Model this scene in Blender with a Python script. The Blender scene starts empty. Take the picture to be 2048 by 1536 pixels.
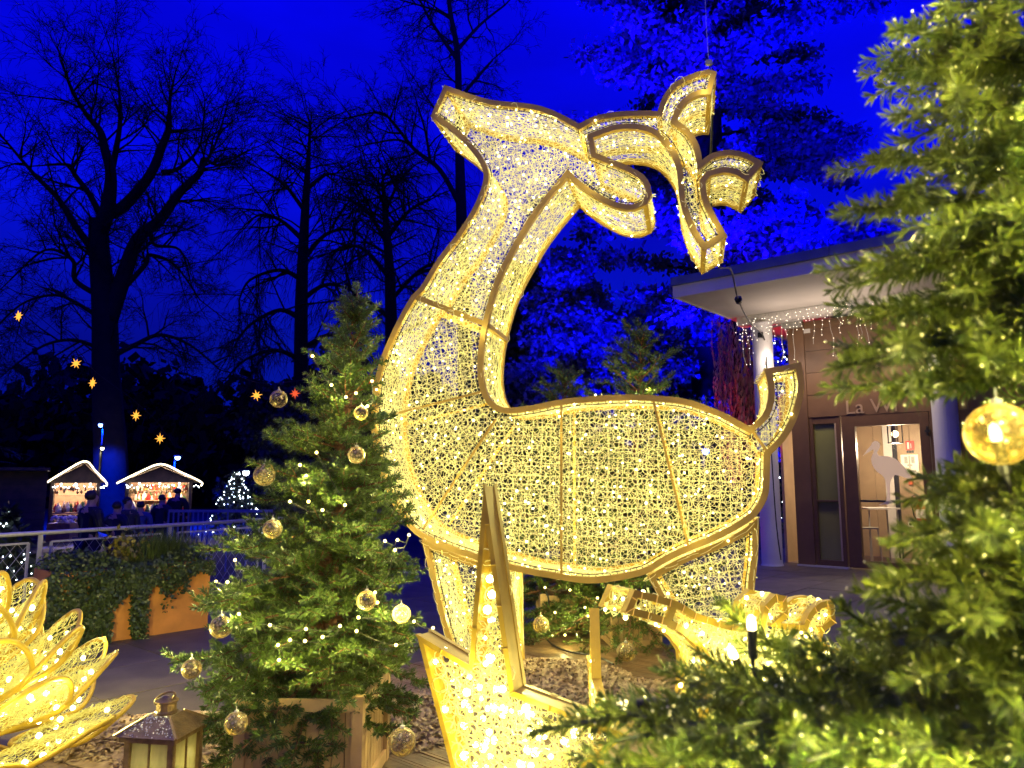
import bpy, math, random
import numpy as np
from math import sin, cos, pi, radians, sqrt, atan2, tan, hypot
rnd = random.Random(7)
R = np.random.default_rng(7)
S = bpy.context.scene
COL = S.collection

# ---------------------------------------------------------------- camera, sky, exposure
H_EYE, PITCH, FPX = 1.55, radians(7.5), 1479.0
cam_d = bpy.data.cameras.new('camera'); cam = bpy.data.objects.new('camera', cam_d); COL.objects.link(cam)
cam.location = (0, 0, H_EYE); cam.rotation_euler = (radians(90) + PITCH, 0, 0)
cam_d.sensor_width = 36.0; cam_d.lens = 36.0 * FPX / 2048
cam_d.clip_start = 0.05; cam_d.clip_end = 600
cam_d.dof.use_dof = True; cam_d.dof.focus_distance = 5.2; cam_d.dof.aperture_fstop = 7.0
S.camera = cam

W = bpy.data.worlds.new('World'); S.world = W; W.use_nodes = True
_n, _l = W.node_tree.nodes, W.node_tree.links; _n.clear()
w_out = _n.new('ShaderNodeOutputWorld'); w_bg = _n.new('ShaderNodeBackground'); _l.new(w_bg.outputs[0], w_out.inputs[0])
w_tc = _n.new('ShaderNodeTexCoord'); w_sep = _n.new('ShaderNodeSeparateXYZ'); _l.new(w_tc.outputs['Generated'], w_sep.inputs[0])
w_sky = _n.new('ShaderNodeTexSky'); w_sky.sky_type = 'NISHITA'; w_sky.sun_disc = False
w_sky.sun_elevation = radians(-3.0); w_sky.sun_rotation = radians(200)
w_map = _n.new('ShaderNodeMapping'); w_map.inputs['Scale'].default_value = (1.6, 1.6, 4.0); _l.new(w_tc.outputs['Generated'], w_map.inputs[0])
w_no = _n.new('ShaderNodeTexNoise'); w_no.inputs['Scale'].default_value = 1.7; w_no.inputs['Detail'].default_value = 5; _l.new(w_map.outputs[0], w_no.inputs[0])
w_rp = _n.new('ShaderNodeValToRGB'); e = w_rp.color_ramp.elements
e[0].position = 0.0; e[0].color = (0.0, 0.002, 0.13, 1); e[1].position = 0.60; e[1].color = (0.0, 0.0, 1.08, 1)
k = w_rp.color_ramp.elements.new(0.17); k.color = (0.0, 0.003, 0.33, 1)
k = w_rp.color_ramp.elements.new(0.37); k.color = (0.0, 0.001, 0.72, 1)
_l.new(w_sep.outputs['Z'], w_rp.inputs[0])
w_cr = _n.new('ShaderNodeValToRGB'); e = w_cr.color_ramp.elements
e[0].position = 0.35; e[0].color = (.72, .72, .72, 1); e[1].position = 0.72; e[1].color = (1.25, 2.5, 1.22, 1)
_l.new(w_no.outputs['Fac'], w_cr.inputs[0])
w_mx = _n.new('ShaderNodeMix'); w_mx.data_type = 'RGBA'; w_mx.blend_type = 'MULTIPLY'; w_mx.inputs[0].default_value = 1.0
_l.new(w_rp.outputs[0], w_mx.inputs[6]); _l.new(w_cr.outputs[0], w_mx.inputs[7])
w_ad = _n.new('ShaderNodeMix'); w_ad.data_type = 'RGBA'; w_ad.blend_type = 'ADD'; w_ad.inputs[0].default_value = 0.02
_l.new(w_mx.outputs[2], w_ad.inputs[6]); _l.new(w_sky.outputs[0], w_ad.inputs[7])
_l.new(w_ad.outputs[2], w_bg.inputs[0]); w_bg.inputs[1].default_value = 1.0
W.cycles.sampling_method = 'AUTOMATIC'

S.view_settings.view_transform = 'Standard'; S.view_settings.look = 'None'
S.view_settings.exposure = 0.0; S.view_settings.gamma = 1.0; S.view_settings.use_curve_mapping = False
S.render.engine = 'CYCLES'
cy = S.cycles
cy.max_bounces = 6; cy.diffuse_bounces = 2; cy.glossy_bounces = 3; cy.transmission_bounces = 5; cy.transparent_max_bounces = 24
cy.caustics_reflective = False; cy.caustics_refractive = False; cy.sample_clamp_indirect = 4.0; cy.sample_clamp_direct = 0.0
cy.use_denoising = True; cy.use_adaptive_sampling = True; cy.adaptive_threshold = 0.008
cy.use_light_tree = True; cy.blur_glossy = 0.5
try: cy.denoiser = 'OPENIMAGEDENOISE'
except Exception: pass

# ---------------------------------------------------------------- photo rays -> world points
CF, CU = np.array([0, cos(PITCH), sin(PITCH)]), np.array([0, -sin(PITCH), cos(PITCH)])
CR, EYE = np.array([1.0, 0, 0]), np.array([0, 0, H_EYE])
def ray(px, py): return CF + CR * (px - 1024) / FPX + CU * (768 - py) / FPX
def at(px, py, y):
    d = ray(px, py); return EYE + d * (y / d[1])
def on_z(px, py, z=0.0):
    d = ray(px, py); return EYE + d * ((z - H_EYE) / d[2])
def on_plane(px, py, p0, n):
    d = ray(px, py); return EYE + d * (np.dot(np.asarray(p0) - EYE, n) / np.dot(d, n))
def V(*a): return np.array(a, float)
def unit(v):
    v = np.asarray(v, float); return v / max(1e-9, np.linalg.norm(v))

# ---------------------------------------------------------------- mesh building
def loc_of(o):
    p = np.zeros(3)
    while o is not None: p = p + np.array(o.location); o = o.parent
    return p

def frame_of(d):
    d = unit(d); a = V(0, 0, 1) if abs(d[2]) < 0.9 else V(1, 0, 0)
    x = unit(np.cross(a, d)); return x, np.cross(d, x), d

class MB:
    def __init__(s): s.v = []; s.q = []; s.t = []; s.n = 0
    def add(s, v, q=None, t=None):
        v = np.asarray(v, float).reshape(-1, 3)
        if q is not None and len(q): s.q.append(np.asarray(q, np.int64).reshape(-1, 4) + s.n)
        if t is not None and len(t): s.t.append(np.asarray(t, np.int64).reshape(-1, 3) + s.n)
        s.v.append(v); s.n += len(v); return s
    def box(s, c, size, ax=None):
        """box centred at c, full sizes, optional 3 axis vectors"""
        ax = np.eye(3) if ax is None else np.asarray(ax, float)
        h = np.asarray(size, float) / 2
        P = np.array([[x, y, z] for z in (-1, 1) for y in (-1, 1) for x in (-1, 1)], float) * h
        return s.add(np.asarray(c, float) + P @ ax, [[0, 2, 3, 1], [4, 5, 7, 6], [0, 1, 5, 4], [2, 6, 7, 3], [0, 4, 6, 2], [1, 3, 7, 5]])
    def tube(s, pts, r, n=6, caps=True, closed=False):
        P = np.asarray(pts, float); m = len(P); r = np.broadcast_to(np.asarray(r, float), (m,))
        T = np.gradient(P, axis=0) if not closed else (np.roll(P, -1, 0) - np.roll(P, 1, 0))
        T /= np.maximum(1e-9, np.linalg.norm(T, axis=1))[:, None]
        x, y, _ = frame_of(T[0]); vs = []
        ang = np.arange(n) * 2 * pi / n
        for i in range(m):
            x = unit(x - T[i] * np.dot(x, T[i])); y = np.cross(T[i], x)
            vs.append(P[i] + r[i] * (np.cos(ang)[:, None] * x + np.sin(ang)[:, None] * y))
        q = []
        for i in range(m if closed else m - 1):
            a, b = i * n, ((i + 1) % m) * n
            for j in range(n): q.append([a + j, a + (j + 1) % n, b + (j + 1) % n, b + j])
        t = []
        vs = np.concatenate(vs)
        if caps and not closed:
            vs = np.concatenate([vs, P[:1], P[-1:]])
            for j in range(n): t.append([m * n, (j + 1) % n, j]); t.append([m * n + 1, (m - 1) * n + j, (m - 1) * n + (j + 1) % n])
        return s.add(vs, q, t)
    def bar(s, a, b, w, h=None, up=(0, 0, 1)):
        a, b = np.asarray(a, float), np.asarray(b, float); d = unit(b - a); u = np.asarray(up, float)
        if abs(np.dot(d, unit(u))) > .98: u = V(1, 0, 0)
        x = unit(np.cross(d, u)); y = np.cross(x, d)
        return s.box((a + b) / 2, (w, h or w, np.linalg.norm(b - a)), (x, y, d))
    def segs(s, A, B, ra, rb, n=3):
        """many separate little prisms A->B"""
        A, B = np.asarray(A, float).reshape(-1, 3), np.asarray(B, float).reshape(-1, 3); N = len(A)
        if not N: return s
        ra = np.broadcast_to(np.asarray(ra, float), (N,)); rb = np.broadcast_to(np.asarray(rb, float), (N,))
        d = B - A; d = d / np.maximum(1e-9, np.linalg.norm(d, axis=1))[:, None]
        up = np.where(np.abs(d[:, 2:3]) < .9, V(0, 0, 1)[None], V(1, 0, 0)[None])
        x = np.cross(up, d); x /= np.linalg.norm(x, axis=1)[:, None]; y = np.cross(d, x)
        an = np.arange(n) * 2 * pi / n
        off = np.cos(an)[None, :, None] * x[:, None] + np.sin(an)[None, :, None] * y[:, None]
        v = np.concatenate([A[:, None] + off * ra[:, None, None], B[:, None] + off * rb[:, None, None]], 1)
        j = np.arange(n); q = np.stack([j, (j + 1) % n, n + (j + 1) % n, n + j], 1)
        return s.add(v.reshape(-1, 3), (np.arange(N)[:, None, None] * 2 * n + q[None]).reshape(-1, 4))
    def rings(s, c, e1, e2, r, seg=12, n=3):
        c, e1, e2 = (np.asarray(a, float).reshape(-1, 3) for a in (c, e1, e2)); N = len(c)
        if not N: return s
        th = np.arange(seg) * 2 * pi / seg; ph = np.arange(n) * 2 * pi / n
        rad = np.cos(th)[None, :, None] * e1[:, None] + np.sin(th)[None, :, None] * e2[:, None]
        o = rad / np.maximum(1e-9, np.linalg.norm(rad, axis=2))[..., None]
        nn = np.cross(e1, e2); nn /= np.maximum(1e-9, np.linalg.norm(nn, axis=1))[:, None]
        v = (c[:, None] + rad)[:, :, None] + r * (np.cos(ph)[None, None, :, None] * o[:, :, None] + np.sin(ph)[None, None, :, None] * nn[:, None, None])
        i = np.arange(seg)[:, None]; j = np.arange(n)[None]
        q = np.stack([i * n + j, ((i + 1) % seg) * n + j, ((i + 1) % seg) * n + (j + 1) % n, i * n + (j + 1) % n], -1).reshape(-1, 4)
        return s.add(v.reshape(-1, 3), (np.arange(N)[:, None, None] * seg * n + q[None]).reshape(-1, 4))
    def balls(s, c, r, sub=0):
        c = np.asarray(c, float).reshape(-1, 3); N = len(c)
        if not N: return s
        r = np.broadcast_to(np.asarray(r, float), (N,))
        b = V(0, 0, 1, 1, 0, 0, 0, 1, 0, -1, 0, 0, 0, -1, 0, 0, 0, -1).reshape(6, 3)
        t = np.array([[0, 1, 2], [0, 2, 3], [0, 3, 4], [0, 4, 1], [5, 2, 1], [5, 3, 2], [5, 4, 3], [5, 1, 4]])
        for _ in range(sub):
            vs = list(map(tuple, b)); key = {}; nt = []
            def mid(i, j):
                k = (min(i, j), max(i, j))
                if k not in key: key[k] = len(vs); vs.append(tuple(unit((np.array(vs[i]) + np.array(vs[j])) / 2)))
                return key[k]
            for a, bb, cc in t:
                x, y, z = mid(a, bb), mid(bb, cc), mid(cc, a); nt += [[a, x, z], [x, bb, y], [z, y, cc], [x, y, z]]
            b = np.array(vs); t = np.array(nt)
        v = c[:, None] + b[None] * r[:, None, None]
        return s.add(v.reshape(-1, 3), None, (np.arange(N)[:, None, None] * len(b) + t[None]).reshape(-1, 3))
    def quads(s, c, x, y):
        """many flat cards: centre, half axes"""
        c, x, y = (np.asarray(a, float).reshape(-1, 3) for a in (c, x, y))
        v = np.stack([c - x - y, c + x - y, c + x + y, c - x + y], 1)
        return s.add(v.reshape(-1, 3), np.arange(len(c) * 4).reshape(-1, 4))
    def kites(s, a, b, wv, m=.45):
        """leaf / needle blades from a to b, half-width vector wv"""
        a, b, wv = (np.asarray(z, float).reshape(-1, 3) for z in (a, b, wv)); c = a + (b - a) * m
        v = np.stack([a, c + wv, b, c - wv], 1)
        return s.add(v.reshape(-1, 3), np.arange(len(a) * 4).reshape(-1, 4))
    def lathe(s, c, prof, n=16, axis=(0, 0, 1)):
        x, y, d = frame_of(axis) if tuple(axis) != (0, 0, 1) else (V(1, 0, 0), V(0, 1, 0), V(0, 0, 1))
        an = np.arange(n) * 2 * pi / n; v = []
        for r, z in prof: v.append(np.asarray(c) + r * (np.cos(an)[:, None] * x + np.sin(an)[:, None] * y) + z * d)
        q = [[i * n + j, i * n + (j + 1) % n, (i + 1) * n + (j + 1) % n, (i + 1) * n + j] for i in range(len(prof) - 1) for j in range(n)]
        return s.add(np.concatenate(v), q)
    def prism(s, front, off):
        """extrude a 3-D polygon (list of points) by off; caps as triangle fans made by earcut of mathutils"""
        from mathutils.geometry import tessellate_polygon
        from mathutils import Vector
        P = np.asarray(front, float); m = len(P); tr = [list(t) for t in tessellate_polygon([[Vector(p) for p in P]])]
        t = tr + [[a + m, c + m, b + m] for a, b, c in tr]
        q = [[i, (i + 1) % m, m + (i + 1) % m, m + i] for i in range(m)]
        return s.add(np.concatenate([P, P + np.asarray(off, float)]), q, t)
    def build(s, name, mat, parent=None, smooth=False, label=None, cat=None, group=None, kind=None, origin=None, base=None):
        v = np.concatenate(s.v) if s.v else np.zeros((0, 3))
        if base is not None: loc = np.zeros(3); o0 = np.asarray(base, float)          # vertices already local to `base`
        elif parent is not None: o0 = loc_of(parent); loc = np.zeros(3)
        elif origin is not None: o0 = np.asarray(origin, float); loc = o0
        else:
            lo, hi = v.min(0), v.max(0); o0 = V((lo[0] + hi[0]) / 2, (lo[1] + hi[1]) / 2, lo[2]); loc = o0
        v = v - o0
        q = np.concatenate(s.q) if s.q else np.zeros((0, 4), np.int64); t = np.concatenate(s.t) if s.t else np.zeros((0, 3), np.int64)
        me = bpy.data.meshes.new(name)
        me.vertices.add(len(v)); me.vertices.foreach_set('co', v.astype(np.float32).ravel())
        me.loops.add(q.size + t.size); me.loops.foreach_set('vertex_index', np.concatenate([q.ravel(), t.ravel()]).astype(np.int32))
        me.polygons.add(len(q) + len(t))
        me.polygons.foreach_set('loop_start', np.concatenate([np.arange(len(q)) * 4, q.size + np.arange(len(t)) * 3]).astype(np.int32))
        me.polygons.foreach_set('use_smooth', np.full(len(q) + len(t), bool(smooth)))
        me.update(calc_edges=True)
        if mat is not None: me.materials.append(mat)
        o = bpy.data.objects.new(name, me); COL.objects.link(o); o.location = loc
        if parent is not None: o.parent = parent
        tag(o, label, cat, group, kind); return o

def tag(o, label=None, cat=None, group=None, kind=None):
    if label: o['label'] = label
    if cat: o['category'] = cat
    if group: o['group'] = group
    if kind: o['kind'] = kind
    return o
def thing(name, label, cat, loc, group=None):
    o = bpy.data.objects.new(name, None); COL.objects.link(o); o.location = tuple(loc); o.empty_display_size = .1
    return tag(o, label, cat, group)
def kids(o): return [c for c in bpy.data.objects if c.parent == o]
def dup(o, loc=None, rotz=None, label=None, parent=None):
    c = o.copy(); COL.objects.link(c)
    if parent is not None: c.parent = parent
    if loc is not None: c.location = tuple(loc)
    if rotz is not None: c.rotation_euler = (0, 0, rotz)
    if label: c['label'] = label
    for ch in kids(o): dup(ch, parent=c)
    return c
def lamp(name, loc, power, color, radius=.02, parent=None, kind='POINT', **kw):
    d = bpy.data.lights.new(name, kind); d.energy = power; d.color = color; d.shadow_soft_size = radius
    for a, b in kw.items(): setattr(d, a, b)
    o = bpy.data.objects.new(name, d); COL.objects.link(o)
    if parent is not None: o.parent = parent; loc = np.asarray(loc, float) - loc_of(parent)
    o.location = tuple(loc); return o
def aim(o, d):
    from mathutils import Vector
    o.rotation_euler = Vector(tuple(d)).to_track_quat('-Z', 'Y').to_euler()

# ---------------------------------------------------------------- materials
def mat(name, col, rough=.6, metal=0.0, vary=.25, scale=8.0, bump=0.0, bscale=60.0, emit=None, estr=0.0, spec=.5, trans=0.0, alpha=1.0, coat=0.0, col2=None, sss=0.0, sample=True, per=0.0):
    m = bpy.data.materials.new(name); m.use_nodes = True; N, L = m.node_tree.nodes, m.node_tree.links
    b = N['Principled BSDF']; b.inputs['Roughness'].default_value = rough; b.inputs['Metallic'].default_value = metal
    b.inputs['Specular IOR Level'].default_value = spec; b.inputs['Transmission Weight'].default_value = trans
    b.inputs['Alpha'].default_value = alpha; b.inputs['Coat Weight'].default_value = coat; b.inputs['Coat Roughness'].default_value = .15
    tc = N.new('ShaderNodeTexCoord'); no = N.new('ShaderNodeTexNoise'); no.inputs['Scale'].default_value = scale; no.inputs['Detail'].default_value = 6
    L.new(tc.outputs['Object'], no.inputs['Vector'])
    rp = N.new('ShaderNodeValToRGB'); c = V(*col); lo = c * (1 - vary) if col2 is None else V(*col2); hi = np.minimum(1, c * (1 + vary))
    rp.color_ramp.elements[0].position = .32; rp.color_ramp.elements[0].color = (*lo, 1); rp.color_ramp.elements[1].position = .68; rp.color_ramp.elements[1].color = (*hi, 1)
    L.new(no.outputs['Fac'], rp.inputs[0]); out = rp.outputs[0]
    if per:
        oi = N.new('ShaderNodeObjectInfo'); hs = N.new('ShaderNodeHueSaturation'); mr = N.new('ShaderNodeMapRange')
        mr.inputs[3].default_value = 1 - per; mr.inputs[4].default_value = 1 + per; L.new(oi.outputs['Random'], mr.inputs[0]); L.new(mr.outputs[0], hs.inputs['Value']); L.new(out, hs.inputs['Color']); out = hs.outputs[0]
    L.new(out, b.inputs['Base Color'])
    if bump:
        n2 = N.new('ShaderNodeTexNoise'); n2.inputs['Scale'].default_value = bscale; n2.inputs['Detail'].default_value = 5; L.new(tc.outputs['Object'], n2.inputs['Vector'])
        bp = N.new('ShaderNodeBump'); bp.inputs['Strength'].default_value = bump; bp.inputs['Distance'].default_value = .01; L.new(n2.outputs['Fac'], bp.inputs['Height']); L.new(bp.outputs[0], b.inputs['Normal'])
    if emit is not None:
        b.inputs['Emission Color'].default_value = (*emit, 1); b.inputs['Emission Strength'].default_value = estr
        if not sample: m.cycles.emission_sampling = 'NONE'
    return m
def emis(name, col, s, sample=False):
    m = bpy.data.materials.new(name); m.use_nodes = True; N, L = m.node_tree.nodes, m.node_tree.links; N.clear()
    o = N.new('ShaderNodeOutputMaterial'); e = N.new('ShaderNodeEmission'); e.inputs[0].default_value = (*col, 1); e.inputs[1].default_value = s; L.new(e.outputs[0], o.inputs[0])
    if not sample: m.cycles.emission_sampling = 'NONE'
    return m
def leafy(name, c1, c2, rough=.4, transl=.25, scale=3.0, spec=.5):
    """needle / leaf material: principled + a little translucency, colour varied per clump"""
    m = bpy.data.materials.new(name); m.use_nodes = True; N, L = m.node_tree.nodes, m.node_tree.links
    b = N['Principled BSDF']; b.inputs['Roughness'].default_value = rough; b.inputs['Specular IOR Level'].default_value = spec
    g = N.new('ShaderNodeNewGeometry'); tc = N.new('ShaderNodeTexCoord'); no = N.new('ShaderNodeTexNoise'); no.inputs['Scale'].default_value = scale
    L.new(tc.outputs['Object'], no.inputs['Vector'])
    ad = N.new('ShaderNodeMath'); ad.operation = 'MULTIPLY_ADD'; ad.inputs[1].default_value = .45; L.new(g.outputs['Random Per Island'], ad.inputs[0]); L.new(no.outputs['Fac'], ad.inputs[2])
    rp = N.new('ShaderNodeValToRGB'); rp.color_ramp.elements[0].position = .4; rp.color_ramp.elements[0].color = (*c1, 1); rp.color_ramp.elements[1].position = .95; rp.color_ramp.elements[1].color = (*c2, 1)
    L.new(ad.outputs[0], rp.inputs[0]); L.new(rp.outputs[0], b.inputs['Base Color'])
    tr = N.new('ShaderNodeBsdfTranslucent'); L.new(rp.outputs[0], tr.inputs[0]); mx = N.new('ShaderNodeMixShader'); mx.inputs[0].default_value = transl
    L.new(b.outputs[0], mx.inputs[1]); L.new(tr.outputs[0], mx.inputs[2]); L.new(mx.outputs[0], N['Material Output'].inputs[0]); return m
def glass(name, tint=(1, 1, 1), gloss=.08, rough=.02):
    m = bpy.data.materials.new(name); m.use_nodes = True; N, L = m.node_tree.nodes, m.node_tree.links; N.clear()
    o = N.new('ShaderNodeOutputMaterial'); t = N.new('ShaderNodeBsdfTransparent'); t.inputs[0].default_value = (*tint, 1); g = N.new('ShaderNodeBsdfGlossy'); g.inputs['Roughness'].default_value = rough
    lw = N.new('ShaderNodeFresnel'); lw.inputs[0].default_value = 1.45; ad = N.new('ShaderNodeMath'); ad.inputs[1].default_value = gloss; L.new(lw.outputs[0], ad.inputs[0])
    x = N.new('ShaderNodeMixShader'); L.new(ad.outputs[0], x.inputs[0]); L.new(t.outputs[0], x.inputs[1]); L.new(g.outputs[0], x.inputs[2]); L.new(x.outputs[0], o.inputs[0]); return m
def bauble_mat(name, tint, speck, dens=60.0):
    """clear plastic ball with glitter: thin transparent shell, glossy flecks"""
    m = bpy.data.materials.new(name); m.use_nodes = True; N, L = m.node_tree.nodes, m.node_tree.links; N.clear()
    o = N.new('ShaderNodeOutputMaterial'); t = N.new('ShaderNodeBsdfTransparent'); t.inputs[0].default_value = (*tint, 1)
    g = N.new('ShaderNodeBsdfPrincipled'); g.inputs['Base Color'].default_value = (*speck, 1); g.inputs['Roughness'].default_value = .28; g.inputs['Metallic'].default_value = .35
    tc = N.new('ShaderNodeTexCoord'); vo = N.new('ShaderNodeTexVoronoi'); vo.inputs['Scale'].default_value = dens; L.new(tc.outputs['Object'], vo.inputs['Vector'])
    bp = N.new('ShaderNodeBump'); bp.inputs['Strength'].default_value = .8; bp.inputs['Distance'].default_value = .004; L.new(vo.outputs['Distance'], bp.inputs['Height']); L.new(bp.outputs[0], g.inputs['Normal'])
    wn = N.new('ShaderNodeValToRGB'); wn.color_ramp.elements[0].position = .1; wn.color_ramp.elements[0].color = (.72,) * 3 + (1,); wn.color_ramp.elements[1].position = .45; wn.color_ramp.elements[1].color = (.2,) * 3 + (1,)
    L.new(vo.outputs['Distance'], wn.inputs[0]); lw = N.new('ShaderNodeFresnel'); lw.inputs[0].default_value = 1.3
    ad = N.new('ShaderNodeMath'); ad.use_clamp = True; L.new(wn.outputs[0], ad.inputs[0]); L.new(lw.outputs[0], ad.inputs[1])
    x = N.new('ShaderNodeMixShader'); L.new(ad.outputs[0], x.inputs[0]); L.new(t.outputs[0], x.inputs[1]); L.new(g.outputs[0], x.inputs[2]); L.new(x.outputs[0], o.inputs[0]); return m
def filament(name, col, glow, gcol):
    """clear plastic thread lit by its LEDs: diffuse + translucent, with a soft light-guide glow that varies along the net"""
    m = bpy.data.materials.new(name); m.use_nodes = True; N, L = m.node_tree.nodes, m.node_tree.links
    b = N['Principled BSDF']; b.inputs['Base Color'].default_value = (*col, 1); b.inputs['Roughness'].default_value = .25
    b.inputs['Emission Color'].default_value = (*gcol, 1)
    tc = N.new('ShaderNodeTexCoord'); no = N.new('ShaderNodeTexNoise'); no.inputs['Scale'].default_value = 9; no.inputs['Detail'].default_value = 4; L.new(tc.outputs['Object'], no.inputs['Vector'])
    g = N.new('ShaderNodeNewGeometry'); a = N.new('ShaderNodeMath'); a.operation = 'MULTIPLY_ADD'; a.inputs[1].default_value = .3; L.new(g.outputs['Random Per Island'], a.inputs[0]); L.new(no.outputs['Fac'], a.inputs[2])
    mr = N.new('ShaderNodeMapRange'); mr.inputs[1].default_value = .4; mr.inputs[2].default_value = .95; mr.inputs[3].default_value = glow * .45; mr.inputs[4].default_value = glow * 1.5
    L.new(a.outputs[0], mr.inputs[0]); L.new(mr.outputs[0], b.inputs['Emission Strength'])
    tr = N.new('ShaderNodeBsdfTranslucent'); tr.inputs[0].default_value = (*col, 1); mx = N.new('ShaderNodeMixShader'); mx.inputs[0].default_value = .35
    L.new(b.outputs[0], mx.inputs[1]); L.new(tr.outputs[0], mx.inputs[2]); L.new(mx.outputs[0], N['Material Output'].inputs[0]); m.cycles.emission_sampling = 'NONE'; return m
# ================================================================ materials used around the place
M = {}
M['pave'] = mat('paving_stone', (.085, .066, .044), rough=.62, vary=.3, scale=3, bump=.25, bscale=90, per=.14)
M['joint'] = mat('paving_joint', (.025, .024, .023), rough=.8, vary=.3)
M['ground'] = mat('dark_ground', (.020, .020, .020), rough=.75, vary=.4, scale=.8, bump=.3, bscale=6)
M['plank'] = mat('wet_deck_wood', (.17, .105, .050), rough=.42, vary=.45, scale=5, bump=.5, bscale=30, per=.25)
M['chip'] = leafy('wood_chip', (.20, .12, .055), (.50, .36, .20), rough=.6, transl=.02, scale=20)
M['white'] = mat('white_render', (.62, .58, .56), rough=.7, vary=.06, scale=2)
M['soffit'] = mat('soffit_paint', (.50, .46, .43), rough=.75, vary=.07, scale=1.5)
M['zinc'] = mat('zinc_flashing', (.16, .19, .24), rough=.4, metal=.5, vary=.15, scale=3)
M['column'] = mat('column_paint', (.60, .58, .60), rough=.45, vary=.06, scale=2)
M['brown'] = mat('brown_cladding', (.125, .062, .028), rough=.5, vary=.14, scale=4, per=.12)
M['frame_br'] = mat('brown_door_frame', (.105, .050, .020), rough=.45, vary=.12)
M['black'] = mat('black_plastic', (.012, .012, .013), rough=.45, vary=.2)
M['grey'] = mat('grey_plastic', (.38, .36, .33), rough=.5, vary=.1)
M['steel'] = mat('brushed_steel', (.52, .50, .45), rough=.42, metal=.25, vary=.1, scale=20)
M['corten'] = mat('corten_steel', (.50, .20, .045), rough=.65, vary=.22, scale=5, bump=.15)
M['bark'] = mat('dark_bark', (.012, .011, .010), rough=.9, vary=.4, scale=3, bump=.6, bscale=9)
M['twig'] = mat('dark_twig', (.009, .008, .008), rough=.9, vary=.3)
M['bare'] = mat('beige_panelling', (.36, .255, .155), rough=.5, vary=.12, scale=3)
M['clear'] = glass('door_glass', (.93, .95, .93), .03)
M['glaze'] = mat('painted_reflection_glass', (.20, .195, .06), rough=.12, vary=.15, scale=1.2, spec=.6)  # olive base colour stands in for the green light the pane reflects
M['led'] = emis('warm_led', (1.0, .92, .40), 14.0)
M['led_soft'] = emis('led_capsule', (1.0, .91, .27), 1.3)
M['white_led'] = emis('cool_led', (.75, .88, 1.0), 14.0)
M['warm_white'] = emis('warm_white_led', (1.0, .86, .66), 5.0)
M['cable'] = mat('black_cable', (.010, .011, .010), rough=.5, vary=.2)

# ================================================================ ground
A_, B_ = V(.656, .755, 0), V(-.755, .656, 0)          # the two directions that paving, deck, planter and building share
def AX(a, b, z=0.0): return a * A_ + b * B_ + V(0, 0, z)
def proj(P):
    d = np.asarray(P, float) - EYE; k = np.dot(d, CF); return 1024 + FPX * np.dot(d, CR) / k, 768 - FPX * np.dot(d, CU) / k, k
MARKET = -0.40
b = MB(); b.quads([[0, 100, MARKET]], [[260, 0, 0]], [[0, 260, 0]]); b.build('ground', M['ground'], kind='structure')
terrace = [(-9.5, -1.0), (-9.2, .1), (-3.95, 10.2), (3.2, 24.0), (16, 24), (26, 12), (14, -1)]
b = MB(); b.prism([(x, y, -.022) for x, y in terrace], (0, 0, -.45)); pavement = b.build('pavement', M['joint'], kind='structure', origin=(0, 0, 0))
slab_mesh = None; n_slab = 0
def deck_in(a, bb): return DA0 < a < DA1 and DB1 < bb < DB0
# deck rectangle in (a, b): left end at b = DB0
_p = V(-2.25, 4.52, 0); DB0 = float(np.dot(_p, B_)); DB1 = DB0 - 6.6; DA0, DA1 = float(np.dot(_p, A_)) - 3.2, float(np.dot(_p, A_)) + 4.1
SL = .90
for i in range(-8, 26):
    for j in range(-16, 16):
        a, bb = i * SL, j * SL; P = AX(a, bb); px, py, k = proj(P)
        if k < 2.0 or k > 17 or px < -150 or px > 2200 or py > 1750: continue
        if deck_in(a - .5, bb) and deck_in(a + .5, bb) and deck_in(a, bb - .5) and deck_in(a, bb + .5): continue
        if P[0] < -4.15 + (P[1] - 10.2) * .52 + .75: continue
        if n_slab >= 296: continue
        n_slab += 1
        if slab_mesh is None:
            m = MB(); m.box((0, 0, -.011), (SL - .012, SL - .012, .021), (A_, B_, V(0, 0, 1)))
            o = m.build('paving_slab', M['pave'], parent=pavement, base=(0, 0, 0)); slab_mesh = o.data
        else:
            o = bpy.data.objects.new('paving_slab', slab_mesh); COL.objects.link(o); o.parent = pavement
        o.location = (P[0], P[1], rnd.uniform(-.0015, .0015)); o.rotation_euler = (0, 0, 0)

# timber deck under the display
DECK = .10
deck = thing('timber_deck', 'low wet timber deck carrying the lit deer and potted firs', 'deck', AX(DA0 + 3.6, (DB0 + DB1) / 2, 0))
PW, a, plank_mesh = .142, DA0, []
for q in range(3):
    m = MB(); L_ = DB0 - DB1; m.box((0, 0, 0), (PW - .008, L_, .028), (A_, B_, V(0, 0, 1)))
    for s_ in (-.3, .3): m.box(V(0, 0, .0148) + s_ * A_ * PW, (.006, L_ - .02, .002), (A_, B_, V(0, 0, 1)))      # shallow ribs pressed in the board
    o = m.build('plank', M['plank'], parent=deck, base=(0, 0, 0)); plank_mesh.append(o.data)
    if q: bpy.data.objects.remove(o)
    else: o.location = tuple(AX(a + PW / 2, (DB0 + DB1) / 2, DECK - .014) - np.array(deck.location)); a += PW
while a < DA1:
    o = bpy.data.objects.new('plank', rnd.choice(plank_mesh)); COL.objects.link(o); o.parent = deck
    o.location = tuple(AX(a + PW / 2, (DB0 + DB1) / 2 + rnd.uniform(-.012, .012), DECK - .014 + rnd.uniform(-.002, .002)) - np.array(deck.location)); a += PW
m = MB()
for bb in (DB0 - .06, DB0 - 2.2, DB0 - 4.4, DB1 + .06): m.box(AX((DA0 + DA1) / 2, bb, .034), (DA1 - DA0 - .05, .06, .068), (A_, B_, V(0, 0, 1)))
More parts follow.
